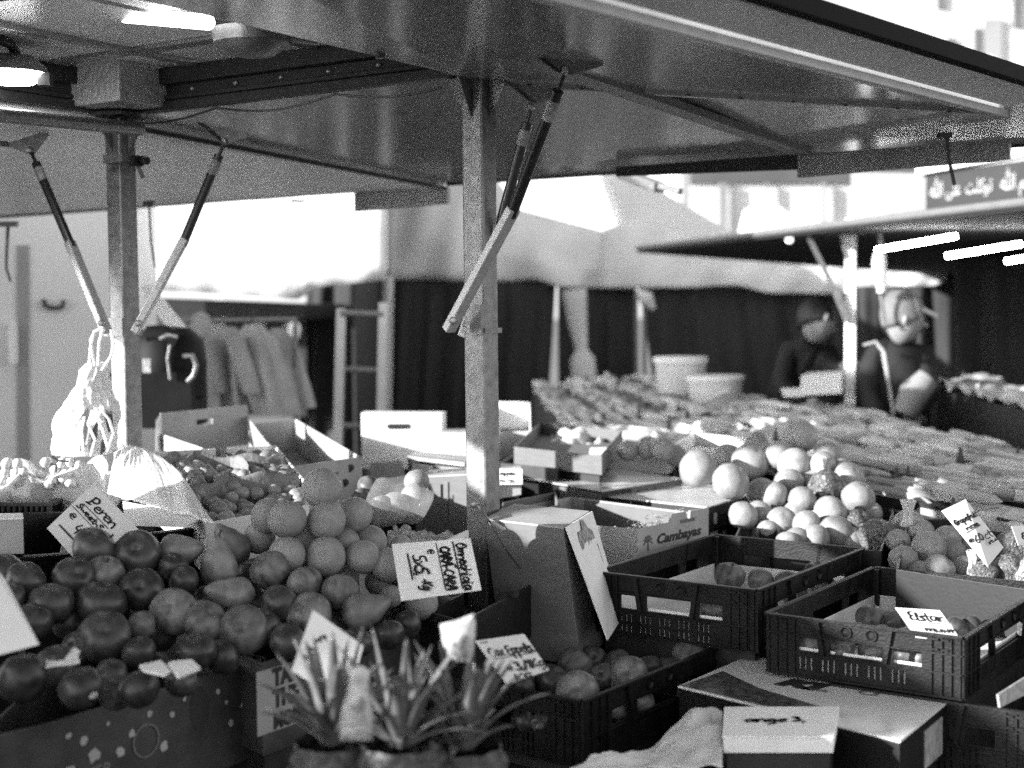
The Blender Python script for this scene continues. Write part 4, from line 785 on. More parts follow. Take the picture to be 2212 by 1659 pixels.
def blob(t, z, r_, n=9):
    r_ *= 1.35
    mb = MB(); c = a+ar*t-upv*z+an*.0015; mb.add([c+(ar*math.cos(k*2*PI/n)+upv*math.sin(k*2*PI/n))*r_*R.uniform(.7, 1.15) for k in range(n)], [tuple(range(n))]); part('flower_print', mb, CARTL, FB, solid=.0004)
for t, z, r_ in ((.05, .03, .004), (.08, .045, .006), (.13, .03, .003), (.22, .035, .005), (.27, .05, .004), (.25, .1, .007), (.3, .03, .003), (.38, .035, .004), (.41, .1, .005), (.4, .06, .003), (.05, .09, .009), (.10, .075, .01), (.18, .06, .006), (.155, .085, .008), (.46, .045, .009), (.52, .03, .003), (.44, .075, .004), (.455, .09, .008), (.49, .09, .007), (.56, .05, .004), (.6, .08, .006), (.57, .1, .007)): blob(t, z, r_)
mb = MB(); c = a+ar*.21-upv*.08+an*.002
for k in range(14): t0_, t1_ = k*2*PI/14, (k+1)*2*PI/14; rib(mb, [c+(ar*math.cos(t0_)+upv*math.sin(t0_))*.028, c+(ar*math.cos(t1_)+upv*math.sin(t1_))*.028], .003, an)
c = a+ar*.56-upv*.065+an*.002
for k in range(9): t0_, t1_ = .6+k*.28, .6+(k+1)*.28; rib(mb, [c+(ar*math.cos(t0_)+upv*math.sin(t0_))*.04, c+(ar*math.cos(t1_)+upv*math.sin(t1_))*.04], .004, an)
part('fruit_outlines', mb, mat('grey_outline', .15, .6, .2, 40), FB)
mb = MB(); c = a+ar*.335-upv*.055+an*.001; mb.add([c+ar*.022*math.cos(k*PI/8)+upv*.04*math.sin(k*PI/8) for k in range(16)], [tuple(range(16))]); part('hand_hole', mb, INK, FB, solid=.0006)
text('SUMMER', .03, a+ar*.02-upv*.115, ar, upv, mat('grey_outline', .15), FB, bold=.02)
# dark carton for the oranges
ob = [PZ(845, 1300, .985), PZ(1000, 1343, .985), PZ(1192, 1240, .985), PZ(1020, 1190, .985)]
OB = tray('dark carton holding the oranges, its plain long side beside the post', ob, .115, CARTB, CARTD, th=.007, name='carton', cat='carton')
mb = MB(); mb.box(ob[1].lerp(ob[2], .52)+Vector((0, 0, .002)), (.02, .02, .012), FR); part('lock_tab', mb, CARTD, OB)
# thin cable on the right post
mb = MB(); mb.tube([P(1030, 1092, 3.28), P(1040, 1104, 3.2), P(1056, 1128, 3.15)], .0045, 8); mb.tube([P(1056, 1128, 3.15), P(1088, 1182, 3.1), P(1124, 1228, 3.05)], .002, 6); one('bungee_cord', mb, BLACK, 'thin dark cord clipped low on the right post', 'cord', smooth=True)
mb = MB(); mb.lathe([(0, -.008), (.006, -.006), (.009, 0), (.006, .006), (0, .008)], P(1024, 1090, 3.29), 12, Matrix.Rotation(PI/2, 3, 'X')); one('post_bolt', mb, ALU, 'shiny bolt low on the right post where the cord is clipped', 'bolt', smooth=True)

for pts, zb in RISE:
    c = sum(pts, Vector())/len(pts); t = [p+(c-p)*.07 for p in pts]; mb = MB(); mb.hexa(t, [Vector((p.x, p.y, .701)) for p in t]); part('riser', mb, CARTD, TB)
# ---------------------------------------------------------------- sheets and a truck added outside the picture only to shape the sunlight
def gsheet(pts, l):
    mb = MB(); mb.prism([dv*US+nv*v+Vector((0, 0, z)) for v, z in pts], dv*.01); return one('shade_sheet', mb, CURT, l, 'shade sheet')  # sheet added out of view to cut the sunlight into patches
gsheet([(-1.0, 0), (-.02, 0), (-.02, 2.35), (-.2, 2.16), (-.4, 2.13), (-.66, 2.155), (-1.0, 2.165)], 'unseen dark sheet added left of the camera to shade the fruit')
gsheet([(-5, 0), (-1.75, 0), (-1.75, 2.6), (-5, 2.6)], 'unseen dark sheet added behind the camera to block the sun')
gsheet([(-1.75, 0), (-1.0, 0), (-1.0, 2.165), (-1.3, 2.18), (-1.42, 2.09), (-1.75, 2.09)], 'unseen low sheet added between two shade sheets, leaving a sun gap above')
gsheet([(-.02, 0), (.72, 0), (.72, 1.96), (-.02, 1.96)], 'unseen low sheet added to shade the lower right post')
gsheet([(-.02, 2.06), (.74, 2.06), (.82, 2.13), (1.4, 2.11), (2.05, 1.74), (2.6, 1.76), (2.6, 2.5), (-.02, 2.5)], 'unseen hanging sheet added to shade the upper parts of the posts')
a_ = US-1.05; mb = MB(); mb.prism([dv*a_+nv*v+Vector((0, 0, z)) for v, z in ((.7, 2.3), (1.7, 2.27), (2.25, 1.95), (3.4, 1.92), (3.4, 3.0), (.7, 3.0))], dv*.01); one('shade_sheet', mb, CURT, 'unseen high sheet added to shade the far goods table', 'shade sheet')  # added out of view to keep the sun off the far goods
NB = thing('shade_truck', 'unseen box truck added left of the stall to shade the background', 'truck', (-5.6, 6.6, 0))  # truck shape added out of view only to block the sun
mb = MB(); mb.box((-5.6, 6.85, 2.1), (2.4, 2.5, 3.4)); part('box_body', mb, WALLM, NB); mb = MB(); mb.box((-5.6, 5.1, 1.75), (2.4, 1.0, 2.7)); part('cab', mb, WALLM, NB)
for y in (5.1, 6.3, 7.6):
    for x in (-6.7, -4.5): mb = MB(); mb.lathe([(0, -.1), (.38, -.1), (.42, -.06), (.42, .06), (.38, .1), (0, .1)], (x, y, .42), 20, Matrix.Rotation(PI/2, 3, 'Y')); part('wheel', mb, BLACK, NB, smooth=True)
mb = MB(); xs_ = P(822, 612, 12.95).x; mb.prism([Vector((xs_, 10.75, 1.8)), Vector((xs_, 10.75, 0)), Vector((xs_, 13.3, 0)), Vector((xs_, 13.3, 4.3)), Vector((xs_, 12.95, 3.8)), Vector((xs_, 12.0, 2.8)), Vector((xs_, 11.4, 2.2))], (-.02, 0, 0)); part('shade_sheet', mb, CURT, T0)  # hidden sheet added under the tent roof to shade the tents behind
# ================================================================ FRUIT
def blobmesh(nm, prof, m, n=28, dent=.02, seed=0, sq=1.0):
    mb = MB(); mb.lathe(prof, (0, 0, 0), n); o = Vector((seed*3.1, 1, 2))
    for v in mb.v:
        k = 1+dent*noise.noise(v*1.4+o)*2; v.x *= k*sq; v.y *= k/sq; v.z *= k
    me = mkmesh(nm, mb, m, True, angle=180); return me
def arc(n, f): return [f(PI*i/n) for i in range(n+1)]
SPH = arc(14, lambda t: (max(.0005, math.sin(t)), -math.cos(t)))
ORG = arc(18, lambda t: (max(.0005, math.sin(t)*1.02), -math.cos(t)*.95*(1-.05*math.exp(-((t-0)/.12)**2)-.07*math.exp(-((PI-t)/.16)**2))))
def appf(t):
    r = math.sin(t); z = -math.cos(t)*.92
    z -= .17*math.exp(-((PI-t)/.17)**2); z += .08*math.exp(-(t/.14)**2); return (max(.0005, r*(1.04+.06*math.cos(PI-t))), z)
APP = arc(24, appf)
def pearf(t):
    z = -math.cos(t); r = math.sin(t)*(1-.42*max(0, (z+.2))/1.2); zz = z if z < 0 else z*1.65; return (max(.0005, r), zz-.25)
PEA = arc(22, pearf)
OVA = arc(14, lambda t: (max(.0005, math.sin(t)), -math.cos(t)*1.18))
MESH = {}
for s_ in range(3):
    MESH.setdefault('orange', []).append(blobmesh('orange', ORG, ORANGE, dent=.015, seed=s_))
    MESH.setdefault('grapefruit', []).append(blobmesh('grapefruit', ORG, GRAPEF, dent=.03, seed=s_+4))
    MESH.setdefault('apple', []).append(blobmesh('apple', APP, APPLED, dent=.03, seed=s_))
    MESH.setdefault('mottled_apple', []).append(blobmesh('mottled_apple', APP, APPLEM, dent=.03, seed=s_+7))
    MESH.setdefault('pear', []).append(blobmesh('pear', PEA, PEAR, dent=.05, seed=s_))
    MESH.setdefault('plum', []).append(blobmesh('small_fruit', OVA, PLUM, 18, dent=.03, seed=s_))
    MESH.setdefault('grape', []).append(blobmesh('grape', OVA, GRAPE, 14, dent=.03, seed=s_))
    MESH.setdefault('wrapped', []).append(blobmesh('wrapped_fruit', ORG, WRAPD if s_ != 1 else WRAPF, 40, dent=.09, seed=s_))
sm = MB(); sm.tube([(0, 0, .50), (.01, 0, .75), (.06, .02, 1.02)], [.05, .04, .06], 8); STEMA = mkmesh('stem', sm, STEMM, True)
sm = MB(); sm.tube([(0, 0, 1.30), (.02, 0, 1.5), (.1, .02, 1.72)], [.05, .045, .07], 8); STEMP = mkmesh('stem', sm, STEMM, True)
sm = MB(); sm.lathe([(0, .965), (.10, .962), (.10, .955)], (0, 0, 0), 8)
def stickmesh():
    mb = MB(); Rq = Matrix.Rotation(PI/2, 3, 'X')
    for r0, r1 in ((.13, .2),):
        vs = []
        for rr_ in (r0, r1):
            for k in range(20): a = 2*PI*k/20; d = Vector((rr_*math.cos(a), -1, rr_*.7*math.sin(a))); vs.append(d.normalized()*1.035)
        mb.add(vs, [(k, (k+1) % 20, (k+1) % 20+20, k+20) for k in range(20)])
    mb.add([Vector((.05*math.cos(2*PI*k/8), -1, .06*math.sin(2*PI*k/8))).normalized()*1.035 for k in range(8)], [tuple(range(8))]); return mkmesh('sticker', mb, CARTW)
STK = stickmesh()
SIZE = {'wrapped': 1}
ORD = ['first', 'second', 'third', 'fourth', 'fifth', 'sixth', 'seventh', 'eighth', 'ninth', 'tenth', 'eleventh', 'twelfth', 'thirteenth', 'fourteenth', 'fifteenth', 'sixteenth', 'seventeenth', 'eighteenth', 'nineteenth', 'twentieth']
NAME = {'orange': 'orange', 'grapefruit': 'pale grapefruit', 'apple': 'dark apple', 'mottled_apple': 'mottled apple', 'pear': 'pear', 'wrapped': 'tissue wrapped fruit', 'plum': 'small fruit', 'grape': 'grape'}
CATN = {'orange': 'orange', 'grapefruit': 'grapefruit', 'apple': 'apple', 'mottled_apple': 'apple', 'pear': 'pear', 'wrapped': 'wrapped fruit', 'plum': 'small fruit', 'grape': 'grape'}
def fruit(kind, c, r, eul, label, group, stem=0, stick=0, k=None):
    o = bpy.data.objects.new({'wrapped': 'wrapped_fruit', 'plum': 'small_fruit'}.get(kind, kind), MESH[kind][k if k is not None else rnd.randrange(3)]); COL.objects.link(o)
    o.location = c; o.scale = (r, r, r); o.rotation_euler = eul; o['label'] = label; o['category'] = CATN[kind]
    if group: o['group'] = group
    if stem: s = bpy.data.objects.new('stem', STEMP if kind == 'pear' else STEMA); COL.objects.link(s); s.parent = o
    if stick: s = bpy.data.objects.new('sticker', STK); COL.objects.link(s); s.parent = o; s.rotation_mode = 'XYZ'; s.rotation_euler = stick
    return o
def heap(items, depth, where, group, rowh=42):
    """items: (kind, x, y, dia px, opts) ; depth(x, y) in metres"""
    its = sorted(items, key=lambda t: t[2]); rows = []
    for it in its:
        if rows and it[2]-rows[-1][0][2] < rowh: rows[-1].append(it)
        else: rows.append([it])
    for ri, row in enumerate(rows):
        row.sort(key=lambda t: t[1])
        for ci, it in enumerate(row):
            kind, x, y, d = it[:4]; op = it[4] if len(it) > 4 else {}
            Y = depth(x, y)+op.get('dy', 0); r = d*PX*Y/2*(1.06 if 'apple' in kind else 1.04 if kind == 'pear' else .985)
            lb = op.get('label') or '%s, %s from left in row %d from back of %s' % (NAME[kind], ORD[ci], ri+1, where)
            e = op.get('e') or (rnd.uniform(-1.2, 1.2), rnd.uniform(-1.2, 1.2), rnd.uniform(0, 6))
            if 'e' in op: e = tuple(math.radians(a) for a in op['e'])
            c = P(x, y, Y)
            fruit(kind, c, r, e, lb, group, op.get('stem') or ('apple' in kind and (ri*7+ci*3) % 4 == 0 and 'e' not in op), op.get('stick') or ((.1*ci, 0, .5*((ri+ci) % 3-1)) if 'apple' in kind and (ri*5+ci) % 6 == 2 and 'e' not in op else None))
def filler(kind, n, f, r, label, group):       # more fruit deeper in the box
    for i in range(n): fruit(kind, f(i), r*rnd.uniform(.93, 1.05), (rnd.uniform(-1, 1), rnd.uniform(-1, 1), rnd.uniform(0, 6)), label, group)
A_, M_, R_ = 'apple', 'mottled_apple', 'pear'
hp = [(A_,205,1189,95),(A_,297,1199,97,dict(e=(62,20,0))),(R_,390,1190,78,dict(e=(80,0,70))),(M_,226,1240,78,dict(stem=1,e=(20,15,0))),(R_,473,1216,84,dict(e=(8,3,0),stem=1,label='upright pear with a lit stem in the middle of the pear heap')),(R_,500,1176,76,dict(e=(10,-32,10),dy=.05,label='topmost pear, leaning left, its tip in the sun')),
(A_,375,1228,64),(A_,397,1256,64),(A_,55,1255,80),(A_,160,1250,88),(A_,110,1305,92),(A_,217,1305,100),(A_,307,1275,88,dict(e=(65,10,0))),(A_,72,1342,80),(A_,22,1296,70),(A_,225,1377,106,dict(label='large dark round apple standing out at the front of the apple heap')),
(M_,375,1322,95,dict(e=(70,0,0))),(M_,442,1345,88,dict(e=(30,40,0))),(R_,497,1282,80,dict(e=(75,0,-70),label='long mottled pear lying on its side in front of the upright pear')),(M_,527,1362,100,dict(e=(68,12,0))),(M_,305,1352,62),(A_,300,1410,70),(A_,425,1408,80),
(M_,583,1232,80,dict(e=(30,-30,0))),(M_,658,1262,74),(M_,735,1281,78),(A_,603,1308,84),(M_,668,1330,93,dict(e=(40,-20,0))),(R_,790,1318,84,dict(e=(70,0,100),label='lying pear at the right end of the pear heap')),(A_,566,1356,80),(A_,545,1235,60,dict(dy=.08)),(A_,620,1385,75),
(A_,150,1345,70,dict(dy=.08)),(A_,345,1370,70,dict(dy=.1)),(A_,450,1300,70,dict(dy=.12)),(A_,540,1300,70,dict(dy=.15)),(A_,715,1370,74,dict(dy=.1)),(A_,840,1372,66,dict(dy=.06)),(A_,880,1350,60,dict(dy=.1)),(A_,770,1388,66),(A_,480,1420,74,dict(dy=.04)),(A_,170,1400,70,dict(dy=.05)),(A_,350,1440,60,dict(dy=.05)),(A_,660,1400,70,dict(dy=.05)),(A_,255,1270,80,dict(dy=.14)),(A_,10,1240,80,dict(dy=.1))]
dA_ = lambda x, y: 2.42+(1400-y)/200*.30+(x-300)*.0003
heap(hp, dA_, 'the apple and pear heap', 'apples and pears heaped at the front left')
heap([(A_,50,1467,100),(A_,175,1487,90,dict(stick=(.2,.4,0))),(A_,120,1440,84,dict(dy=.08)),(A_,300,1490,84,dict(dy=.05)),(A_,250,1500,72,dict(dy=.1)),(A_,240,1460,70,dict(dy=.12)),(A_,390,1470,70,dict(dy=.1))], lambda x, y: 2.12+(1530-y)*.0012, 'the dark corner carton', 'dark apples in the corner carton')
O_ = 'orange'
ho = [(O_,695,1054,87,dict(e=(70,-20,0),label='topmost orange of the orange pyramid')),(O_,580,1114,78,dict(dy=.06)),(O_,620,1122,85,dict(stick=(0,0,1.0))),(O_,705,1124,86,dict(stick=0)),(O_,765,1112,80,dict(dy=.05)),(O_,620,1197,80),(O_,703,1202,88,dict(e=(80,0,0))),(O_,783,1203,78),(O_,836,1221,76,dict(e=(70,30,0))),(O_,798,1174,80,dict(dy=.07)),
(O_,658,1163,72,dict(dy=.07)),(O_,745,1172,68,dict(dy=.05,stick=(.1,0,-.25))),(O_,866,1183,56,dict(dy=.08)),(O_,845,1288,52,dict(dy=-.0)),(O_,910,1303,76),(O_,880,1240,70,dict(dy=.06)),(O_,930,1240,70,dict(dy=.1)),(O_,740,1245,72,dict(dy=.1)),(O_,660,1240,72,dict(dy=.1)),(O_,980,1255,70,dict(dy=.12)),(O_,900,1285,60,dict(dy=.08)),(O_,820,1255,66,dict(dy=.1)),(O_,700,1090,70,dict(dy=.12)),(O_,560,1160,74,dict(dy=.12))]
heap(ho, lambda x, y: 2.78+(1290-y)/240*.12+(x-700)*.0004, 'the orange pyramid', 'oranges piled in front of the left carton', rowh=30)
G_ = 'grapefruit'; W_ = 'wrapped'
hg = [(G_,1729,942,76,dict(label='topmost grapefruit of the big pile, its lower left side in the sun')),(G_,1682,984,64),(G_,1789,982,62),(G_,1716,1004,76),(G_,1776,1004,60,dict(dy=-.03)),(G_,1834,1030,66),(W_,1784,1052,78,dict(label='dark tissue wrapped fruit in the middle of the grapefruit pile')),(G_,1854,1075,73),(G_,1671,1069,62),(G_,1704,1042,64,dict(dy=.04)),(G_,1733,1080,62),
(G_,1689,1127,66),(G_,1794,1109,76),(G_,1806,1149,74),(G_,1741,1135,66),(G_,1762,1165,64),(W_,1899,1160,88),(W_,1959,1136,74,dict(label='dark tissue wrapped fruit with a big twisted pale knot on top')),(W_,1850,1130,62,dict(dy=.05)),
(G_,1645,1065,68,dict(dy=.05)),(G_,1606,1114,66),(G_,1640,1110,60,dict(dy=.06)),(G_,1720,1165,56),(G_,1700,1175,56),(G_,1820,1060,60,dict(dy=.08)),(G_,1760,1130,60,dict(dy=.08)),(G_,1810,1010,60,dict(dy=.08)),(G_,1750,1040,60,dict(dy=.09)),(G_,1840,1165,56,dict(dy=.04)),(G_,1660,1150,56,dict(dy=.05)),(G_,1880,1110,54,dict(dy=.1)),(G_,1720,1110,60,dict(dy=.1))]
heap(hg, lambda x, y: 3.75+(1180-y)/240*.75, 'the grapefruit pile', 'grapefruit in the big pile')
h2 = [(G_,1508,1012,84,dict(label='large sunlit grapefruit left of the pile on the shiny carton')),(G_,1578,1040,82,dict(dy=-.03,label='shaded half hidden grapefruit just right of the large sunlit one')),(G_,1621,997,82),(G_,1634,957,52),(G_,1573,987,62,dict(dy=.1)),(G_,1433,971,54),(G_,1356,974,46,dict(dy=.1)),(G_,1396,972,44,dict(dy=.1)),(G_,1460,985,50,dict(dy=.15)),(G_,1660,985,60,dict(dy=.1))]
heap(h2, lambda x, y: 4.3+(1010-y)*.006, 'the sunlit grapefruit group', 'grapefruit on the cartons behind')
h3 = [(G_,2006,1184,76,dict(e=(75,0,10))),(G_,1951,1211,66,dict(e=(60,30,0))),(G_,2029,1231,70),(G_,2046,1165,62,dict(dy=.05)),(G_,1991,1150,56,dict(dy=.08)),(G_,2086,1229,62,dict(dy=.04)),(W_,2124,1238,64,dict(label='tissue wrapped fruit with a bright twisted tip standing upright')),(W_,2191,1186,84,dict(label='shiny wrapped fruit at the right edge below the tall card')),(W_,2180,1234,76),(G_,2060,1195,60,dict(dy=.08)),(G_,2095,1180,56,dict(dy=.1)),(W_,2215,1240,70),(G_,1985,1240,60,dict(dy=.04)),(G_,1940,1170,54,dict(dy=.08)),(W_,2210,1120,40,dict(dy=.3)),(G_,2130,1190,56,dict(dy=.12))]
heap(h3, lambda x, y: 3.35+(1240-y)/120*.35, 'the rosy grapefruit box', 'grapefruit in the box at the right edge')
hA = [(M_,1576,1245,62,dict(stem=1,e=(15,10,0),label='apple with a clear stem at the back of the upper crate')),(M_,1644,1256,56),(M_,1700,1262,54),(A_,1760,1240,50),(M_,1531,1316,48),(M_,1560,1318,52),(A_,1600,1300,52),(M_,1650,1305,54),(M_,1720,1290,52),(M_,1780,1270,50),(A_,1830,1235,48),(M_,1800,1215,46)]
heap(hA, lambda x, y: {0: 0}.get(1, PZ(x, y, .93).y), 'the upper apple crate', 'apples in the upper crate')
hC = [(M_,1148,1457,68,dict(stem=1,e=(20,10,0))),(A_,1193,1474,74,dict(e=(20,30,0))),(M_,1241,1442,78),(A_,1281,1424,56),(A_,1333,1430,56,dict(stick=(.3,0,-.5))),(A_,1403,1441,54,dict(stick=(.3,0,0))),(A_,1301,1462,56,dict(stick=(.4,0,.1))),(M_,1358,1462,84,dict(e=(70,-30,0))),(M_,1248,1496,88,dict(e=(75,-20,0))),(A_,1126,1484,62),(M_,1493,1421,78,dict(label='large pale apple alone at the right end of the small apple crate',e=(10,10,0))),(A_,1440,1450,60,dict(dy=.05)),(A_,1200,1425,50,dict(dy=.05)),(M_,1386,1515,56,dict(dy=.0)),(M_,1338,1535,50),(A_,1131,1560,56),(A_,1166,1565,46),(A_,1300,1500,60,dict(dy=.05)),(A_,1100,1500,56,dict(dy=.05))]
heap(hC, lambda x, y: PZ(x, y, .83 if y < 1500 else .79).y, 'the small front apple crate', 'apples in the small front crate')
hB = [(M_,1884,1338,66,dict(stem=1,e=(5,5,0),label='pale apple with a stem beside the apple card in the right crate')),(A_,1929,1345,54),(A_,2064,1360,52),(A_,2096,1356,52),(M_,1746,1398,52),(M_,1814,1394,60),(M_,1884,1407,56),(M_,1820,1412,40),(M_,1959,1414,56),(M_,1990,1424,50),(A_,1850,1370,50),(A_,1960,1380,54),(A_,2020,1395,54),(A_,2120,1340,50),(A_,2150,1330,50),(A_,1910,1375,50),(M_,1780,1372,46)]
heap(hB, lambda x, y: PZ(x, y, .90).y, 'the right apple crate', 'apples in the right crate')
# small fruit in the paper lined tray
def trayp(u, v, dz=0):
    a = pq[0].lerp(pq[1], u); b = pq[3].lerp(pq[2], u); p = a.lerp(b, v); return p+Vector((0, 0, dz))
R = random.Random(11); used = []
for i in range(420):
    u, v = R.uniform(.06, .94), R.uniform(.05, .93); p = trayp(u, v, -.028+.03*noise.noise(Vector((u*3, v*5, 0)))+(.02 if .3 < v < .9 else 0))
    if any((p-q).length < .034 for q in used): continue
    used.append(p)
    if len(used) > 190: break
for i, p in enumerate(used):
    fruit('plum', p, R.uniform(.0175, .0215), (R.uniform(0, 3), R.uniform(0, 3), R.uniform(0, 3)), 'small pale round fruit lying among many in the large paper lined tray', 'small fruit in the paper lined tray', k=i % 3)
def divider(pts, label):
    def f(u, v):
        i = min(len(pts)-2, int(u*(len(pts)-1))); t = u*(len(pts)-1)-i; p = trayp(*[a+(b-a)*t for a, b in zip(pts[i], pts[i+1])]); return p+Vector((.012*math.sin(u*11), 0, -.06+.085*v+.012*noise.noise(Vector((u*7, v*2, 5)))))
    one('paper_divider', MB().grid(f, 40, 6), mat('grey_tissue', .2, .8, .2, 30, .4, 60, trans=.2), label, 'paper', smooth=True, solid=.002)
divider([(.02, .70), (.35, .76), (.7, .66), (.98, .60)], 'grey tissue divider across the back of the small fruit tray')
divider([(.03, .30), (.5, .38), (.97, .30)], 'grey tissue divider across the front of the small fruit tray')
divider([(.55, .95), (.58, .70), (.62, .4)], 'grey tissue divider running front to back in the small fruit tray')
# white plastic sheet draped over the corner of that tray
def drape(u, v):
    tl, tr, br, bl = P(272, 975, 3.75), P(318, 985, 3.8), P(470, 1145, 2.98), P(240, 1085, 3.3)
    a = tl.lerp(tr, u); b = bl.lerp(br, u); p = a.lerp(b, v); return p+Vector((0, -.03, .02+.03*math.sin(PI*v)+.012*(.3-abs(noise.noise(Vector((u*3.2+v*1.5, v*1.2, 3)))))+.004*(.3-abs(noise.noise(Vector((u*16+v*4, v*3, 9)))))))
one('plastic_sheet', MB().grid(drape, 60, 30), BAG, 'white plastic sheet draped over the left corner of the small fruit tray', 'plastic sheet', smooth=True, solid=.001)
mb = MB(); mb.prism([P(265, 1085, 3.3), P(440, 1118, 3.05), P(400, 1140, 2.95), P(270, 1135, 3.0)], (0, 0, .003)); one('perforated_liner', mb, CARTW, 'white perforated paper under the plastic sheet, with small holes', 'liner')
# wrapped grapes at left
def paperf(cx, cy, w, h, Y, sd, amp=.05):
    def f(u, v):
        a = u*2*PI; rr_ = .25+.75*v; rim = 1+.18*math.sin(a*5+sd)+.1*math.sin(a*9+sd*2)
        p = P(cx, cy, Y)+Vector((math.cos(a)*w/2*rr_*rim, math.sin(a)*w*.42*rr_*rim, -h*(1-v**2)+amp*noise.noise(Vector((math.cos(a)*2, math.sin(a)*2, v*2+sd))))); return p
    return MB().grid(f, 60, 12)
one('grape_wrap', paperf(142, 1022, .34, .12, 3.75, 1, .09), PAPER, 'crumpled white paper holding grapes left of the plastic sheet', 'wrapping paper', smooth=True, solid=.002)
one('grape_wrap', paperf(12, 1032, .28, .10, 3.7, 2, .08), PAPER, 'crumpled white paper holding grapes at the left edge', 'wrapping paper', smooth=True, solid=.002)
for i, (x, y, d) in enumerate([(100,1000,26),(120,1015,26),(140,1028,30),(115,1035,24),(150,1000,22),(90,1022,24),(135,1000,24),(160,1020,24),(105,1045,22),(170,1005,20),(152,1042,24)]):
    fruit('grape', P(x, y, 3.62), d*PX*3.62/2, (R.uniform(0, 3), R.uniform(0, 3), 0), 'pale grape lying in the white paper left of the plastic sheet', 'grapes in the right paper')
for i, (x, y, d) in enumerate([(15,1001,24),(38,1002,24),(12,1021,24),(34,1022,24),(-8,1010,24),(5,1038,22),(26,1040,22),(50,1018,22)]):
    fruit('grape', P(x, y, 3.6), d*PX*3.6/2, (R.uniform(0, 3), R.uniform(0, 3), 0), 'pale grape in the white paper at the left edge', 'grapes in the left paper')
mb = MB()
for q in ([(112, 986), (125, 995), (148, 997)], [(125, 995), (118, 1003), (108, 1002)], [(122, 1003), (120, 1020)]): mb.tube([P(x, y, 3.57) for x, y in q], .003, 6)
one('grape_stalk', mb, STEMM, 'dark branching stalk on top of the wrapped grapes', 'stalk')
# white bags hanging from the left strut
BG = thing('carrier_bags', 'bundle of white carrier bags hanging from the foot of the left strut', 'bags', P(205, 720, 3.8))
def bagf(u, v):
    k = [(0, 30), (.08, 60), (.25, 66), (.4, 95), (.5, 110), (.62, 128), (.8, 120), (1, 118)]; w_ = 30
    for (a, b), (c, d) in zip(k, k[1:]):
        if a <= v <= c: w_ = b+(d-b)*(v-a)/(c-a)
    an_ = u*2*PI; cx = 206-22*v; cy = 783+195*v; c = P(cx, cy, 3.82); rr_ = w_*PX*3.82/2; q = 1+.08*math.sin(an_*3+v*5)+.30*(.35-abs(noise.noise(Vector((math.cos(an_)*2.2, math.sin(an_)*2.2, v*4)))))+.16*(.3-abs(noise.noise(Vector((math.cos(an_)*5, math.sin(an_)*5, v*11)))))
    return c+Vector((math.cos(an_)*rr_*q, math.sin(an_)*.07*q*(.4+v), 0))
part('bag_body', MB().grid(bagf, 90, 50), BAG, BG, smooth=True, solid=.0012)
for pts in ([(193, 785), (196, 750), (204, 716), (222, 708)], [(212, 790), (214, 740), (222, 712)], [(205, 790), (200, 765), (196, 735), (205, 716)], [(220, 800), (240, 770), (246, 745), (240, 712)]):
    mb = MB(); mb.tube([P(x, y, 3.78) for x, y in pts], .004, 8); part('bag_handle', mb, BAG, BG, smooth=True)
for pts in ([(182, 900), (176, 930), (180, 975)], [(200, 885), (190, 915), (205, 950), (195, 985)], [(215, 880), (235, 905), (245, 935), (232, 975)], [(208, 900), (222, 930), (232, 965)]):
    mb = MB(); pp = [P(x, y, 3.70) for x, y in pts]
    for a, b in zip(pp, pp[1:]): mb.beam(a, b, .004, .013, up=(0, 1, 0))
    part('loose_handle', mb, BAG, BG)
for pts in ([(178, 895), (190, 880), (192, 910), (182, 970), (172, 975)], [(198, 930), (212, 905), (210, 940), (200, 975), (192, 978)], [(228, 885), (242, 890), (244, 925), (234, 935), (228, 910)], [(218, 955), (228, 940), (226, 975), (216, 985)]):
    mb = MB(); mb.prism([P(x, y, 3.715) for x, y in pts], (0, .004, 0)); part('dark_gap', mb, STRAP, BG)
# clear bags with apples between oranges and wheel carton
h5 = [(M_,797,1052,48),(M_,780,1075,40),(M_,825,1100,60),(O_,853,1095,66),(O_,897,1075,64),(O_,900,1040,56)]
heap(h5, lambda x, y: 3.55+(1130-y)*.002, 'the clear bag', 'fruit in the clear bag')
cbg = P(862, 1080, 3.5)
def clr(u, v):
    a = u*2*PI; b = PI*v; p = cbg+Vector((math.cos(a)*.085*math.sin(b)**.8, math.sin(a)*.05*math.sin(b), .06*math.cos(b))); return p+Vector((1, .5, 1))*.022*noise.noise(p*16)
one('clear_bag', MB().grid(clr, 40, 24), film('clear_film', .10), 'thin clear plastic bag around the fruit beside the toothed wheel mark', 'bag', smooth=True)
# tissue knots on wrapped fruit
def knot(x, y, w, h, Y, label, m=PAPER):
    def f(u, v):
        a = u*2*PI; k = .35+.9*abs(v-.45)**1.0+.2*math.sin(a*5+v*4); return P(x, y, Y)+Vector((math.cos(a)*w/2*PX*Y*k, math.sin(a)*w/2*PX*Y*k, (v-.5)*h*PX*Y))
    one('tissue_knot', MB().grid(f, 30, 12), m, label, 'tissue', smooth=True, solid=.001)
knot(1961, 1108, 34, 58, 3.72, 'big pale twisted tissue knot on the dark wrapped fruit')
knot(2103, 1215, 34, 52, 3.36, 'bright twisted tissue tip near the right edge')
knot(1774, 1008, 26, 40, 4.22, 'small twisted tissue end between the top grapefruit', BAG)
mb = MB(); mb.prism([P(1652, 1120, 3.9), P(1672, 1120, 3.9), P(1680, 1150, 3.85), P(1672, 1172, 3.85), P(1640, 1168, 3.85), P(1640, 1140, 3.88)], (0, .01, 0)); one('black_flap', mb, BLACKP, 'small black plastic flap in front of the grapefruit pile', 'flap')
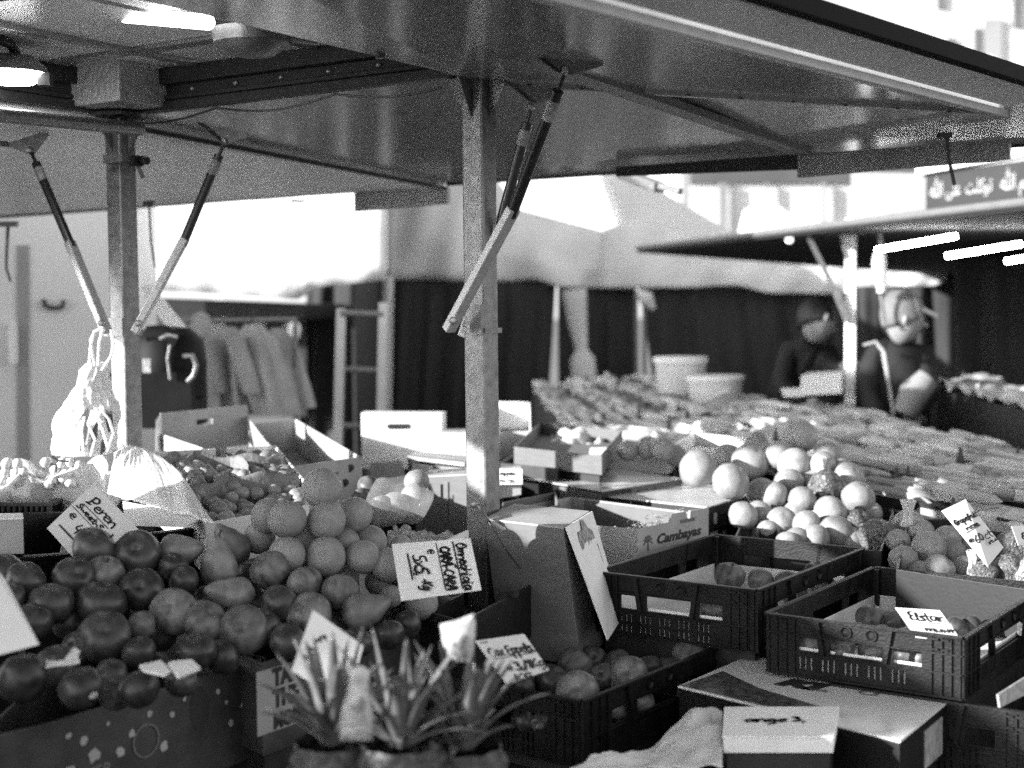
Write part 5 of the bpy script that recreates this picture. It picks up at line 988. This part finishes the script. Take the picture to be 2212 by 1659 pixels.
tray('dark box holding the big grapefruit pile', [PZ(1580, 1175, .98), PZ(1905, 1190, .98), PZ(1945, 1060, 1.0), PZ(1640, 1040, 1.0)], .10, CARTB, CARTI, name='carton', cat='carton')
tray('dark box of grapefruit at the right edge below the tall card', [PZ(1935, 1230, .99), PZ(2330, 1290, .99), PZ(2330, 1130, 1.0), PZ(1960, 1120, 1.0)], .11, CARTB, CARTI, name='carton', cat='carton')
# ================================================================ CARDS
def pcard(label, quad, lines, th=.0015, m=CARD):
    """quad: top-left, top-right, bottom-right, bottom-left of the writing; lines: (text, u, v, height, width, lw)"""
    c = sum(quad, Vector())/4; r = thing('price_card', label, 'price card', c); R_v = (quad[1]-quad[0]).normalized(); D_v = (quad[3]-quad[0]); n = R_v.cross(-D_v).normalized()
    mb = MB(); mb.prism([p-n*th for p in quad], n*(th-.0002)); part('card_board', mb, m, r)
    W, H = (quad[1]-quad[0]).length, D_v.length; up_ = -D_v.normalized(); mb = MB()
    for s_, u, v, h, wd, lw in lines:
        o = quad[0]+R_v*W*u+D_v*v
        if s_ == '_': rib(mb, [o, o+R_v*W*wd+up_*.002], lw, n)
        else: script(s_, h*H, o, R_v, up_, lw, mb, width=wd*W if wd else None)
    part('handwriting', mb, INK, r); return r
# pear card tilted in the apple heap
a0, a1, a2, a3 = P(203, 1043, 2.95), P(290, 1139, 2.9), P(196, 1235, 2.72), P(102, 1140, 2.8)
a0, a1, a2, a3 = P(203, 1043, 2.95), P(320, 1165, 2.86), P(212, 1262, 2.72), P(102, 1140, 2.8)
pcard('tilted white card with pear variety and price standing in the left apple heap', [a0, a1, a2, a3], [('Peren', .12, .30, .16, .46, .003), ('Sweet-Sensation', .05, .46, .09, .92, .0026), ('@', .07, .64, .11, None, .0016), ('4,70', .22, .76, .17, .34, .003), ('_', .1, .35, 0, .45, .0016), ('_', .02, .50, 0, .8, .0012), ('_', .08, .84, 0, .5, .004)])
# orange card, writing turned a quarter
b0, b1, b2, b3 = P(846, 1175, 2.82), P(1016, 1162, 2.78), P(1040, 1274, 2.66), P(866, 1298, 2.70)
pcard('large white card for the oranges with writing turned sideways', [b1, b2, b3, b0], [('Omneghiaia', .08, .20, .13, .9, .0032), ('CARA-CARA', .12, .41, .12, .84, .004), ('_', .05, .23, 0, .9, .003), ('_', .05, .44, 0, .9, .002), ('@', .16, .56, .10, None, .0018), ('5x5,', .25, .76, .17, .40, .0036), ('-Kg', .72, .70, .12, .22, .0028), ('_', .22, .82, 0, .5, .0035)])
c0, c1, c2, c3 = P(1027, 1384, 2.42), P(1132, 1369, 2.5), P(1186, 1446, 2.4), P(1096, 1478, 2.3)
pcard('white card for the small apples between pineapples and crate', [c0, c1, c2, c3], [('Cox Eppels.', .06, .42, .22, .9, .0028), ('_', .1, .46, 0, .8, .0014), ('@', .18, .74, .12, None, .0016), ('3,/1Kg', .35, .76, .18, .6, .003), ('KG', .2, .98, .14, .35, .003), ('"', .02, .16, .1, .15, .002)])
d0, d1, d2, d3 = P(2034, 1103, 3.35), P(2086, 1078, 3.4), P(2168, 1182, 3.3), P(2134, 1224, 3.2)
pcard('tall white card for the grapefruit leaning at the right edge', [d0, d1, d2, d3], [('Grapefruit', .05, .30, .09, .9, .0026), ('rose', .25, .43, .07, .5, .0022), ('_', .2, .45, 0, .6, .0014), ('@', .03, .60, .06, .2, .0016), ('60ct', .22, .66, .12, .66, .0024), ('stuk', .55, .74, .05, .4, .0018)])
e0_, e1_, e2_, e3_ = P(1933, 1312, 2.83), P(2030, 1318, 2.78), P(2078, 1385, 2.66), P(1978, 1376, 2.70)
pcard('white card leaning inside the right apple crate', [e0_, e1_, e2_, e3_], [('Elstar.', .16, .42, .30, .78, .003), ('_', .3, .50, 0, .6, .0022), ('Jmuvm', .2, .78, .2, .7, .0022)])
f0_ = [P(-30, 1200, 2.2), P(14, 1255, 2.25), P(86, 1392, 2.1), P(-20, 1420, 2.05)]
pcard('white card cut off by the left edge of the picture', f0_, [('exo am', .25, .45, .13, .8, .0022), ('ms og', .35, .62, .12, .6, .0022)])
g0_ = [P(676, 1317, 2.15), P(785, 1395, 2.12), P(750, 1520, 2.02), P(630, 1447, 2.05)]
pcard('white card half hidden behind the left pineapple leaves', g0_, [('Ana s', .2, .42, .18, .8, .004), ('3,', .1, .72, .2, .3, .004)])
h0_ = [P(2185, 1136, 3.45), P(2240, 1134, 3.5), P(2240, 1178, 3.45), P(2200, 1178, 3.4)]
pcard('small white card at the right edge above the shiny wrapped fruit', h0_, [('E1 3', .2, .7, .3, .7, .003)])
# small packing scraps in the corner carton
for x0, y0, pts, l in ((0, 0, [(300, 1440), (345, 1430), (368, 1455), (355, 1462), (310, 1452)], 'left white paper scrap on the dark corner carton'), (0, 0, [(368, 1432), (412, 1428), (432, 1448), (385, 1468), (362, 1436)], 'right white paper scrap on the dark corner carton'), (0, 0, [(138, 1425), (158, 1402), (171, 1410), (166, 1422)], 'small bright paper scrap beside the sticker apple'), (0, 0, [(96, 1430), (120, 1432), (168, 1424), (170, 1434), (118, 1440), (98, 1444)], 'flat pale paper strip in the dark corner carton')):
    mb = MB(); mb.prism([P(x, y, 2.22-(y-1430)*.002) for x, y in pts], (.002, .0, .003)); one('paper_scrap', mb, CARTW, l, 'paper scrap')
# ================================================================ PINEAPPLES
def leafmesh(L, w, bend, seed):
    def f(u, v):
        t = v; a = u-.5; wd = w*(1-t)**.55*(.35+.65*min(1, t*4+.5)); x = a*wd; cup = (1-(2*a)**2)*wd*-.28
        return Vector((x, -bend*t*t*L+cup, L*(t-.18*bend*t*t)))
    return MB().grid(f, 6, 10)
def pineapple(base, s, seed, label, lean=(0, 0)):
    R = random.Random(seed); r = thing('pineapple', label, 'pineapple', base, 0, 'pineapples at the front')
    def rind(u, v):
        rr_ = .062*math.sin(PI*min(1, .25+.75*v))**.5*(1+.10*abs(math.sin((u*9+v*4)*PI))*abs(math.sin((u*9-v*4)*PI))); return base+Vector((rr_*math.cos(u*2*PI), rr_*math.sin(u*2*PI), -.17*v))
    mb = MB().grid(rind, 72, 40)
    part('fruit_body', mb, PINEB, r, smooth=True)
    i = 0
    for ring, (n, L, tilt, b) in enumerate(((5, .11, .75, .5), (8, .135, .5, .35), (7, .155, .3, .25), (5, .16, .14, .12))):
        for k in range(n):
            a = 2*PI*k/n+ring*.5+R.uniform(-.2, .2); m = leafmesh(L*s*R.uniform(.74, 1.02), .024*s*R.uniform(.75, 1.2), b*R.uniform(.5, 1.6), seed)
            Rm = Matrix.Rotation(a, 3, 'Z') @ Matrix.Rotation(tilt*R.uniform(.75, 1.2), 3, 'X'); off = Vector((0, -.008, 0))
            m.v = [base+Rm @ (v+off)+Vector((lean[0]*v.z, lean[1]*v.z, 0)) for v in m.v]
            part('leaf', m, LEAF, r, smooth=True, solid=.0007)
    return r
pineapple(P(722, 1600, 1.98), 1.1, 1, 'leftmost pineapple with a spiky leaf crown behind the pointed bag')
pineapple(P(868, 1604, 1.95), 1.1, 2, 'middle pineapple whose leaf tips catch the sun')
pineapple(P(1000, 1610, 2.0), 1.08, 3, 'rightmost pineapple beside the small apple crate')
tray('dark tray in which the pineapples stand', [P(640, 1760, 1.9), P(1080, 1760, 1.9), P(1040, 1680, 2.3), P(680, 1680, 2.3)], .12, CARTD)
def pouch(pts, Y, label, m=WRAPL):
    cx = sum(p[0] for p in pts)/len(pts); cy = sum(p[1] for p in pts)/len(pts); L_ = [P(x, y, Y) for x, y in pts]; c = P(cx, cy, Y)
    mb = MB(); n = len(L_); mid = [p.lerp(c, .35)+Vector((0, -.012, 0)) for p in L_]; mid2 = [p.lerp(c, .35)+Vector((0, .012, 0)) for p in L_]
    mb.add(L_+mid+mid2+[c+Vector((0, -.016, 0)), c+Vector((0, .016, 0))], [(i, (i+1) % n, (i+1) % n+n, i+n) for i in range(n)]+[(i+n, (i+1) % n+n, 3*n) for i in range(n)]+[((i+1) % n, i, i+2*n, (i+1) % n+2*n) for i in range(n)]+[((i+1) % n+2*n, i+2*n, 3*n+1) for i in range(n)])
    return one('printed_pouch', mb, m, label, 'pouch', smooth=True, angle=50)
pouch([(757, 1444), (782, 1438), (800, 1450), (795, 1480), (803, 1530), (806, 1565), (804, 1600), (735, 1600), (736, 1540), (752, 1490)], 1.86, 'pale printed pouch shaped like a bottle in front of the left pineapple')
pouch([(950, 1348), (985, 1340), (1024, 1325), (1028, 1350), (1024, 1400), (1018, 1428), (985, 1430), (962, 1422), (955, 1385)], 2.02, 'pale printed pouch with a crimped top above the right pineapple')
# ================================================================ FAR GOODS TABLE AND PEOPLE
FT = thing('goods_table', 'long pale goods table reaching from the white tubs to the right edge', 'table', (1.2, 6.5, 0))
rowsP = [[Vector((.15, 10.2, 0)), Vector((.25, 6.4, 0)), Vector((1.35, 3.7, 0)), Vector((2.3, 2.6, 0))], [Vector((1.15, 11.0, 0)), Vector((1.62, 8.0, 0)), Vector((1.95, 5.3, 0)), Vector((3.6, 3.3, 0))]]
def ftp(u, v):
    def pl(L, t): t *= 3; i = min(2, int(t)); return L[i].lerp(L[i+1], t-i)
    return pl(rowsP[0], u).lerp(pl(rowsP[1], u), v)
def ftg(u, v):
    p = ftp(u, v); r_ = math.sin(v*26+noise.noise(Vector((u*3, v*2, 0)))*3); p.z = 1.0+.03*r_+.05*noise.noise(Vector((p.x*4, p.y*4, 3)))+.03*noise.noise(Vector((p.x*14, p.y*14, 3)))+.05*max(0, .42-u)*math.sin(PI*v); return p
part('table_frame', MB().hexa([ftp(0, 0)+Vector((0, 0, .93)), ftp(1, 0)+Vector((0, 0, .93)), ftp(1, 1)+Vector((0, 0, .93)), ftp(0, 1)+Vector((0, 0, .93))], [ftp(0, 0), ftp(1, 0), ftp(1, 1), ftp(0, 1)]), CURT, FT)
part('table_edge', MB().grid(lambda u, v: ftp(u, 0)+Vector((0, 0, .2+.82*v)), 30, 2), CARTD, FT, solid=.01)
GOODI = mat('mixed_goods', .3, .6, .3, 6, .3, 30)
_t = GOODI.node_tree; _g = _t.nodes.new('ShaderNodeNewGeometry'); _m = _t.nodes.new('ShaderNodeMapRange'); _m.inputs[3].default_value = .25; _m.inputs[4].default_value = .55
_t.links.new(_g.outputs['Random Per Island'], _m.inputs[0]); _t.links.new(_m.outputs[0], _t.nodes['Principled BSDF'].inputs['Base Color'])
mb = MB(); R = random.Random(8)
for v_ in [k/25 for k in range(26)]:
    if int(v_*25+.5) % 6 == 5: continue
    for k in range(230):
        u = k/230+R.uniform(-.003, .003); v = min(.99, max(.01, v_+R.uniform(-.012, .012))); p = ftg(u, v); q = ftg(min(1, u+.01), v); t = (q-p); t.z = 0; t.normalize(); sz = R.uniform(.018, .046); a = R.uniform(-.09, .09)
        Rm = Matrix((t, Vector((-t.y, t.x, 0)), Vector((0, 0, 1)))).transposed() @ Matrix.Rotation(a, 3, 'Z') @ Matrix.Rotation(R.uniform(-.4, .4), 3, 'X')
        if R.random() < .8: mb.lathe([(0, -sz*4.4), (sz*.35, -sz*3.6), (sz*.45, 0), (sz*.32, sz*3.3), (0, sz*4.2)], p+Vector((0, 0, sz*.25)), 7, Rm @ Matrix.Rotation(PI/2, 3, 'Y'))
        else: mb.box(p+Vector((0, 0, sz*.4)), (sz*2, sz*1.3, sz*.8), Rm)
one('heaped_goods', mb, GOODI, kind='stuff')
part('goods_base', MB().grid(ftg, 60, 30), CARTD, FT, smooth=True)
R = random.Random(4)
for i, (x, y, h_, l) in enumerate(((2075, 985, 40, 'dark pointed price stake in the middle of the goods table'), (1962, 1015, 16, 'small dark stake left of the pointed stake'), (2018, 1010, 16, 'small dark stake just left of the pointed stake'), (2200, 972, 14, 'small dark stake near the right edge of the goods table'), (1268, 826, 28, 'dark tag among the goods left of the white tubs'), (1337, 826, 26, 'dark tag nearer the white tubs on the goods table'), (1484, 895, 24, 'dark tag below the white tubs'), (1446, 912, 22, 'dark tag left below the white tubs'), (1380, 885, 18, 'dark tilted tag in the pale goods'), (1676, 940, 26, 'dark tag behind the topmost grapefruit'), (2060, 1090, 30, 'dark curved tag above the tall card'), (1938, 1020, 20, 'leftmost dark tag behind the grapefruit pile'))):
    q = PZ(x, y+h_/2, 1.05); Y = q.y; w_ = h_*.5; mb = MB(); mb.prism([P(x-w_/2, y+h_/2, Y), P(x+w_/2, y+h_/2, Y), P(x+2, y-h_/2, Y), P(x-1, y-h_/2, Y)], (0, .01, 0)); one('price_stake', mb, STRAP, l, 'price stake')
for cx, cy, w_, h_, l in ((1470, 772, 116, 76, 'left white plastic tub standing on the goods table'), (1545, 812, 124, 62, 'right white plastic tub in front of the other one')):
    Y = 8.6 if cx < 1500 else 8.3; c = P(cx, cy+h_, Y); rw = w_*PX*Y/2; hh = h_*PX*Y; t = thing('plastic_tub', l, 'tub', c, 0, 'white plastic tubs')
    mb = MB(); mb.lathe([(0, 0), (rw*.82, 0), (rw*.86, hh*.1), (rw*.95, hh*.8), (rw*.95, hh)], c, 36); part('tub_body', mb, BUCK, t, smooth=True)
    mb = MB(); mb.lathe([(0, hh*1.02), (rw*.96, hh*1.02), (rw*1.02, hh), (rw*1.02, hh*.86), (rw*.96, hh*.84)], c, 36); part('tub_lid', mb, WHITE, t, smooth=True)
mb = MB(); mb.tube([P(1500, 872, 8.1), P(1530, 864, 8.1), P(1574, 842, 8.1)], .012, 8); one('tub_handle', mb, BUCK, 'thin pale handle hanging in front of the right tub', 'handle', smooth=True)
def person(label, chains, rad, m, Y, head, hairm, cap=False, facez=SKIN):
    r = thing('person', label, 'person', (P(head[0], head[1], Y).x, Y, 0))
    vs = []; es = []; rs = []; idx = {}
    for ch in chains:
        prev = None
        for nm_, x, y, dy in ch:
            if nm_ not in idx: idx[nm_] = len(vs); vs.append(P(x, y, Y+dy)); rs.append(rad[nm_.rstrip('12')])
            if prev is not None: es.append((prev, idx[nm_]))
            prev = idx[nm_]
    inv = rootmat(r).inverted(); me = bpy.data.meshes.new('body'); me.from_pydata([tuple(inv @ v) for v in vs], es, []); o = bpy.data.objects.new('body', me); COL.objects.link(o); o.parent = r
    sk = o.modifiers.new('skin', 'SKIN'); 
    for i, q in enumerate(me.skin_vertices[0].data): q.radius = (rs[i], rs[i]); q.use_root = (i == 0)
    sb = o.modifiers.new('s', 'SUBSURF'); sb.levels = sb.render_levels = 2; me.materials.append(m)
    hc = P(head[0], head[1], Y+head[3]); hr = head[2]; tl = Matrix.Rotation(math.radians(head[7]), 3, 'Z') @ Matrix.Rotation(math.radians(head[4]), 3, 'Y') @ Matrix.Rotation(math.radians(head[5]), 3, 'X')
    mb = MB(); mb.lathe([(max(.0005, math.sin(t)*hr*(.78 if math.cos(t) < 0 else .66+.12*(1-abs(math.cos(t))))), -math.cos(t)*hr*1.05) for t in [PI*i/16 for i in range(17)]], hc, 24, tl)
    fwd = tl @ Vector((0, -1, 0)); sd_ = tl @ Vector((1, 0, 0)); uu = tl @ Vector((0, 0, 1))
    mb.lathe([(0, .02), (.014, .008), (.016, -.01), (0, -.02)], hc+fwd*hr*.80-uu*hr*.1, 10, tl)
    for s_ in (-1, 1): mb.lathe([(0, .028), (.012, .02), (.015, 0), (.01, -.022), (0, -.028)], hc+sd_*s_*hr*.8-uu*hr*.05, 10, tl)
    part('head', mb, facez, r, smooth=True)
    mb = MB()
    for s_ in (-1, 1): mb.lathe([(0, .008), (.008, 0), (0, -.008)], hc+fwd*hr*.73+sd_*s_*hr*.3+uu*hr*.08, 10, tl)
    mb.box(hc+fwd*hr*.70-uu*hr*.45, (.04, .01, .008), tl); part('eyes_and_mouth', mb, INK, r)
    mb = MB(); mb.lathe([(max(.0005, math.sin(t)*hr*.84), -math.cos(t)*hr*1.09+.008) for t in [PI*(.42+.58*i/12) for i in range(13)]], hc-fwd*hr*.10, 24, tl @ Matrix.Rotation(math.radians(-22), 3, 'X')); part('cap' if cap else 'beanie', mb, hairm, r, smooth=True, solid=.004)
    if cap: mb = MB(); mb.prism([hc+fwd*hr*.6-sd_*hr*.6+uu*hr*.40, hc+fwd*hr*1.2-sd_*hr*.45+uu*hr*.22, hc+fwd*hr*1.2+sd_*hr*.45+uu*hr*.22, hc+fwd*hr*.6+sd_*hr*.6+uu*hr*.40], uu*.02); part('cap_peak', mb, hairm, r)
    for hx, hy, hd, an_ in head[6]:
        c = P(hx, hy, Y+hd); Rh = Matrix.Rotation(an_, 3, 'Z'); mb = MB()
        mb.lathe([(0, -.045), (.028, -.04), (.038, -.01), (.036, .025), (.022, .045), (0, .048)], c, 14, Rh @ Matrix.Rotation(PI/2, 3, 'X'))
        for k, L_ in enumerate((.062, .072, .07, .056)):
            b = c+Rh @ Vector((-.028+.019*k, -.035, 0)); mb.tube([b, b+Rh @ Vector((-.003+.002*k, -L_*.45, -.004)), b+Rh @ Vector((-.004+.003*k, -L_*.8, -.022)), b+Rh @ Vector((-.004+.003*k, -L_, -.04))], [.0095, .009, .008, .006], 8)
        b = c+Rh @ Vector((.032, -.0, 0)); mb.tube([b, b+Rh @ Vector((.025, -.025, -.006)), b+Rh @ Vector((.03, -.052, -.016))], [.011, .0095, .007], 8)
        part('hand', mb, SKIN, r, smooth=True)
    return r
rad = dict(hip=.16, waist=.155, chest=.17, neck=.06, head=.07, sh=.085, el=.058, wr=.042, kn=.085, an=.055, toe=.05, top=.09)
PA = person('person in a black jacket and dark beanie bending over goods in the dark stall', [
  [('hip', 1690, 925, .25), ('waist', 1700, 860, .15), ('chest', 1732, 782, 0), ('neck', 1752, 738, -.05), ('top', 1766, 712, -.1)],
  [('chest', 1732, 782, 0), ('sh1', 1700, 762, .05), ('el1', 1690, 840, -.12), ('wr1', 1745, 868, -.28)],
  [('chest', 1732, 782, 0), ('sh2', 1772, 768, -.05), ('el2', 1812, 812, -.2), ('wr2', 1830, 790, -.35)],
  [('hip', 1690, 925, .25), ('kn1', 1680, 1050, .2), ('an1', 1676, 1230, .3), ('toe1', 1690, 1262, .12)], [('hip', 1690, 925, .25), ('kn2', 1722, 1050, .1), ('an2', 1728, 1230, .25), ('toe2', 1740, 1262, .05)]],
  rad, COAT, 8.2, (1768, 695, .125, -.12, 18, 22, [(1758, 872, -.32, .3), (1838, 786, -.40, -.5)], 105), HAIR)
PB_ = person('person in black with a pale peaked cap turned to the camera, face in full sun', [
  [('hip', 1930, 950, .1), ('waist', 1930, 880, .05), ('chest', 1932, 800, 0), ('neck', 1948, 742, -.04), ('top', 1955, 715, -.07)],
  [('chest', 1932, 800, 0), ('sh1', 1885, 770, 0), ('el1', 1868, 850, -.1), ('wr1', 1900, 900, -.25)],
  [('chest', 1932, 800, 0), ('sh2', 1990, 775, 0), ('el2', 2008, 850, -.1), ('wr2', 1975, 895, -.28)],
  [('hip', 1930, 950, .1), ('kn1', 1905, 1090, .05), ('an1', 1900, 1290, .15), ('toe1', 1895, 1320, -.02)], [('hip', 1930, 950, .1), ('kn2', 1958, 1090, .05), ('an2', 1962, 1290, .15), ('toe2', 1968, 1320, -.02)]],
  rad, COAT, 7.4, (1955, 688, .13, -.08, 0, 10, [(1905, 905, -.3, .2), (1968, 900, -.33, -.2)], 75), mat('pale_cap', .12, .8, .1, 20), cap=True)
mb = MB(); pp = [P(1865, 745, 7.2), P(1890, 738, 7.18), P(1908, 760, 7.15), P(1918, 820, 7.1), P(1928, 880, 7.1), P(1930, 925, 7.1)]
for a, b in zip(pp, pp[1:]): mb.beam(a, b, .008, .035, up=(0, 1, 0))
part('bag_strap', mb, CLOTH, PB_)
mb = MB(); mb.tube([P(1955, 895, 7.0), P(1975, 850, 7.0), P(2005, 815, 7.0)], [.06, .075, .055], 14); one('grey_roll', mb, mat('grey_paper', .16, .7, .1, 20), 'grey paper roll in front of the person with the pale cap', 'roll', smooth=True)
carton('pale box on the counter before the bending person', [P(1730, 812, 7.3), P(1818, 808, 7.2), P(1825, 800, 7.6), P(1745, 804, 7.7)], .1, TENT, TENT)
one('white_tray', MB().prism([P(1690, 840, 7.4), P(1740, 838, 7.3), P(1748, 856, 7.3), P(1695, 858, 7.4)], (0, .05, 0)), BUCK, 'small white tray under the hands of the bending person', 'tray')
CT = thing('stall_counter', 'dark counter with pale goods along the right side of the dark stall', 'counter', (2.4, 6.4, 0))
mb = MB(); mb.hexa([P(2010, 838, 7.6), P(2500, 960, 4.9), P(2620, 930, 5.6), P(2080, 820, 8.4)], [Vector((p.x, p.y, 0)) for p in (P(2010, 838, 7.6), P(2500, 960, 4.9), P(2620, 930, 5.6), P(2080, 820, 8.4))]); part('counter_body', mb, CARTD, CT)
def ctf(u, v):
    a, b, c, d = P(2010, 836, 7.6), P(2500, 957, 4.9), P(2620, 928, 5.6), P(2080, 818, 8.4); p = a.lerp(b, u).lerp(d.lerp(c, u), v); return p+Vector((0, 0, .02+.06*noise.noise(p*9)))
part('counter_goods', MB().grid(ctf, 80, 14), GOODS, CT, smooth=True)
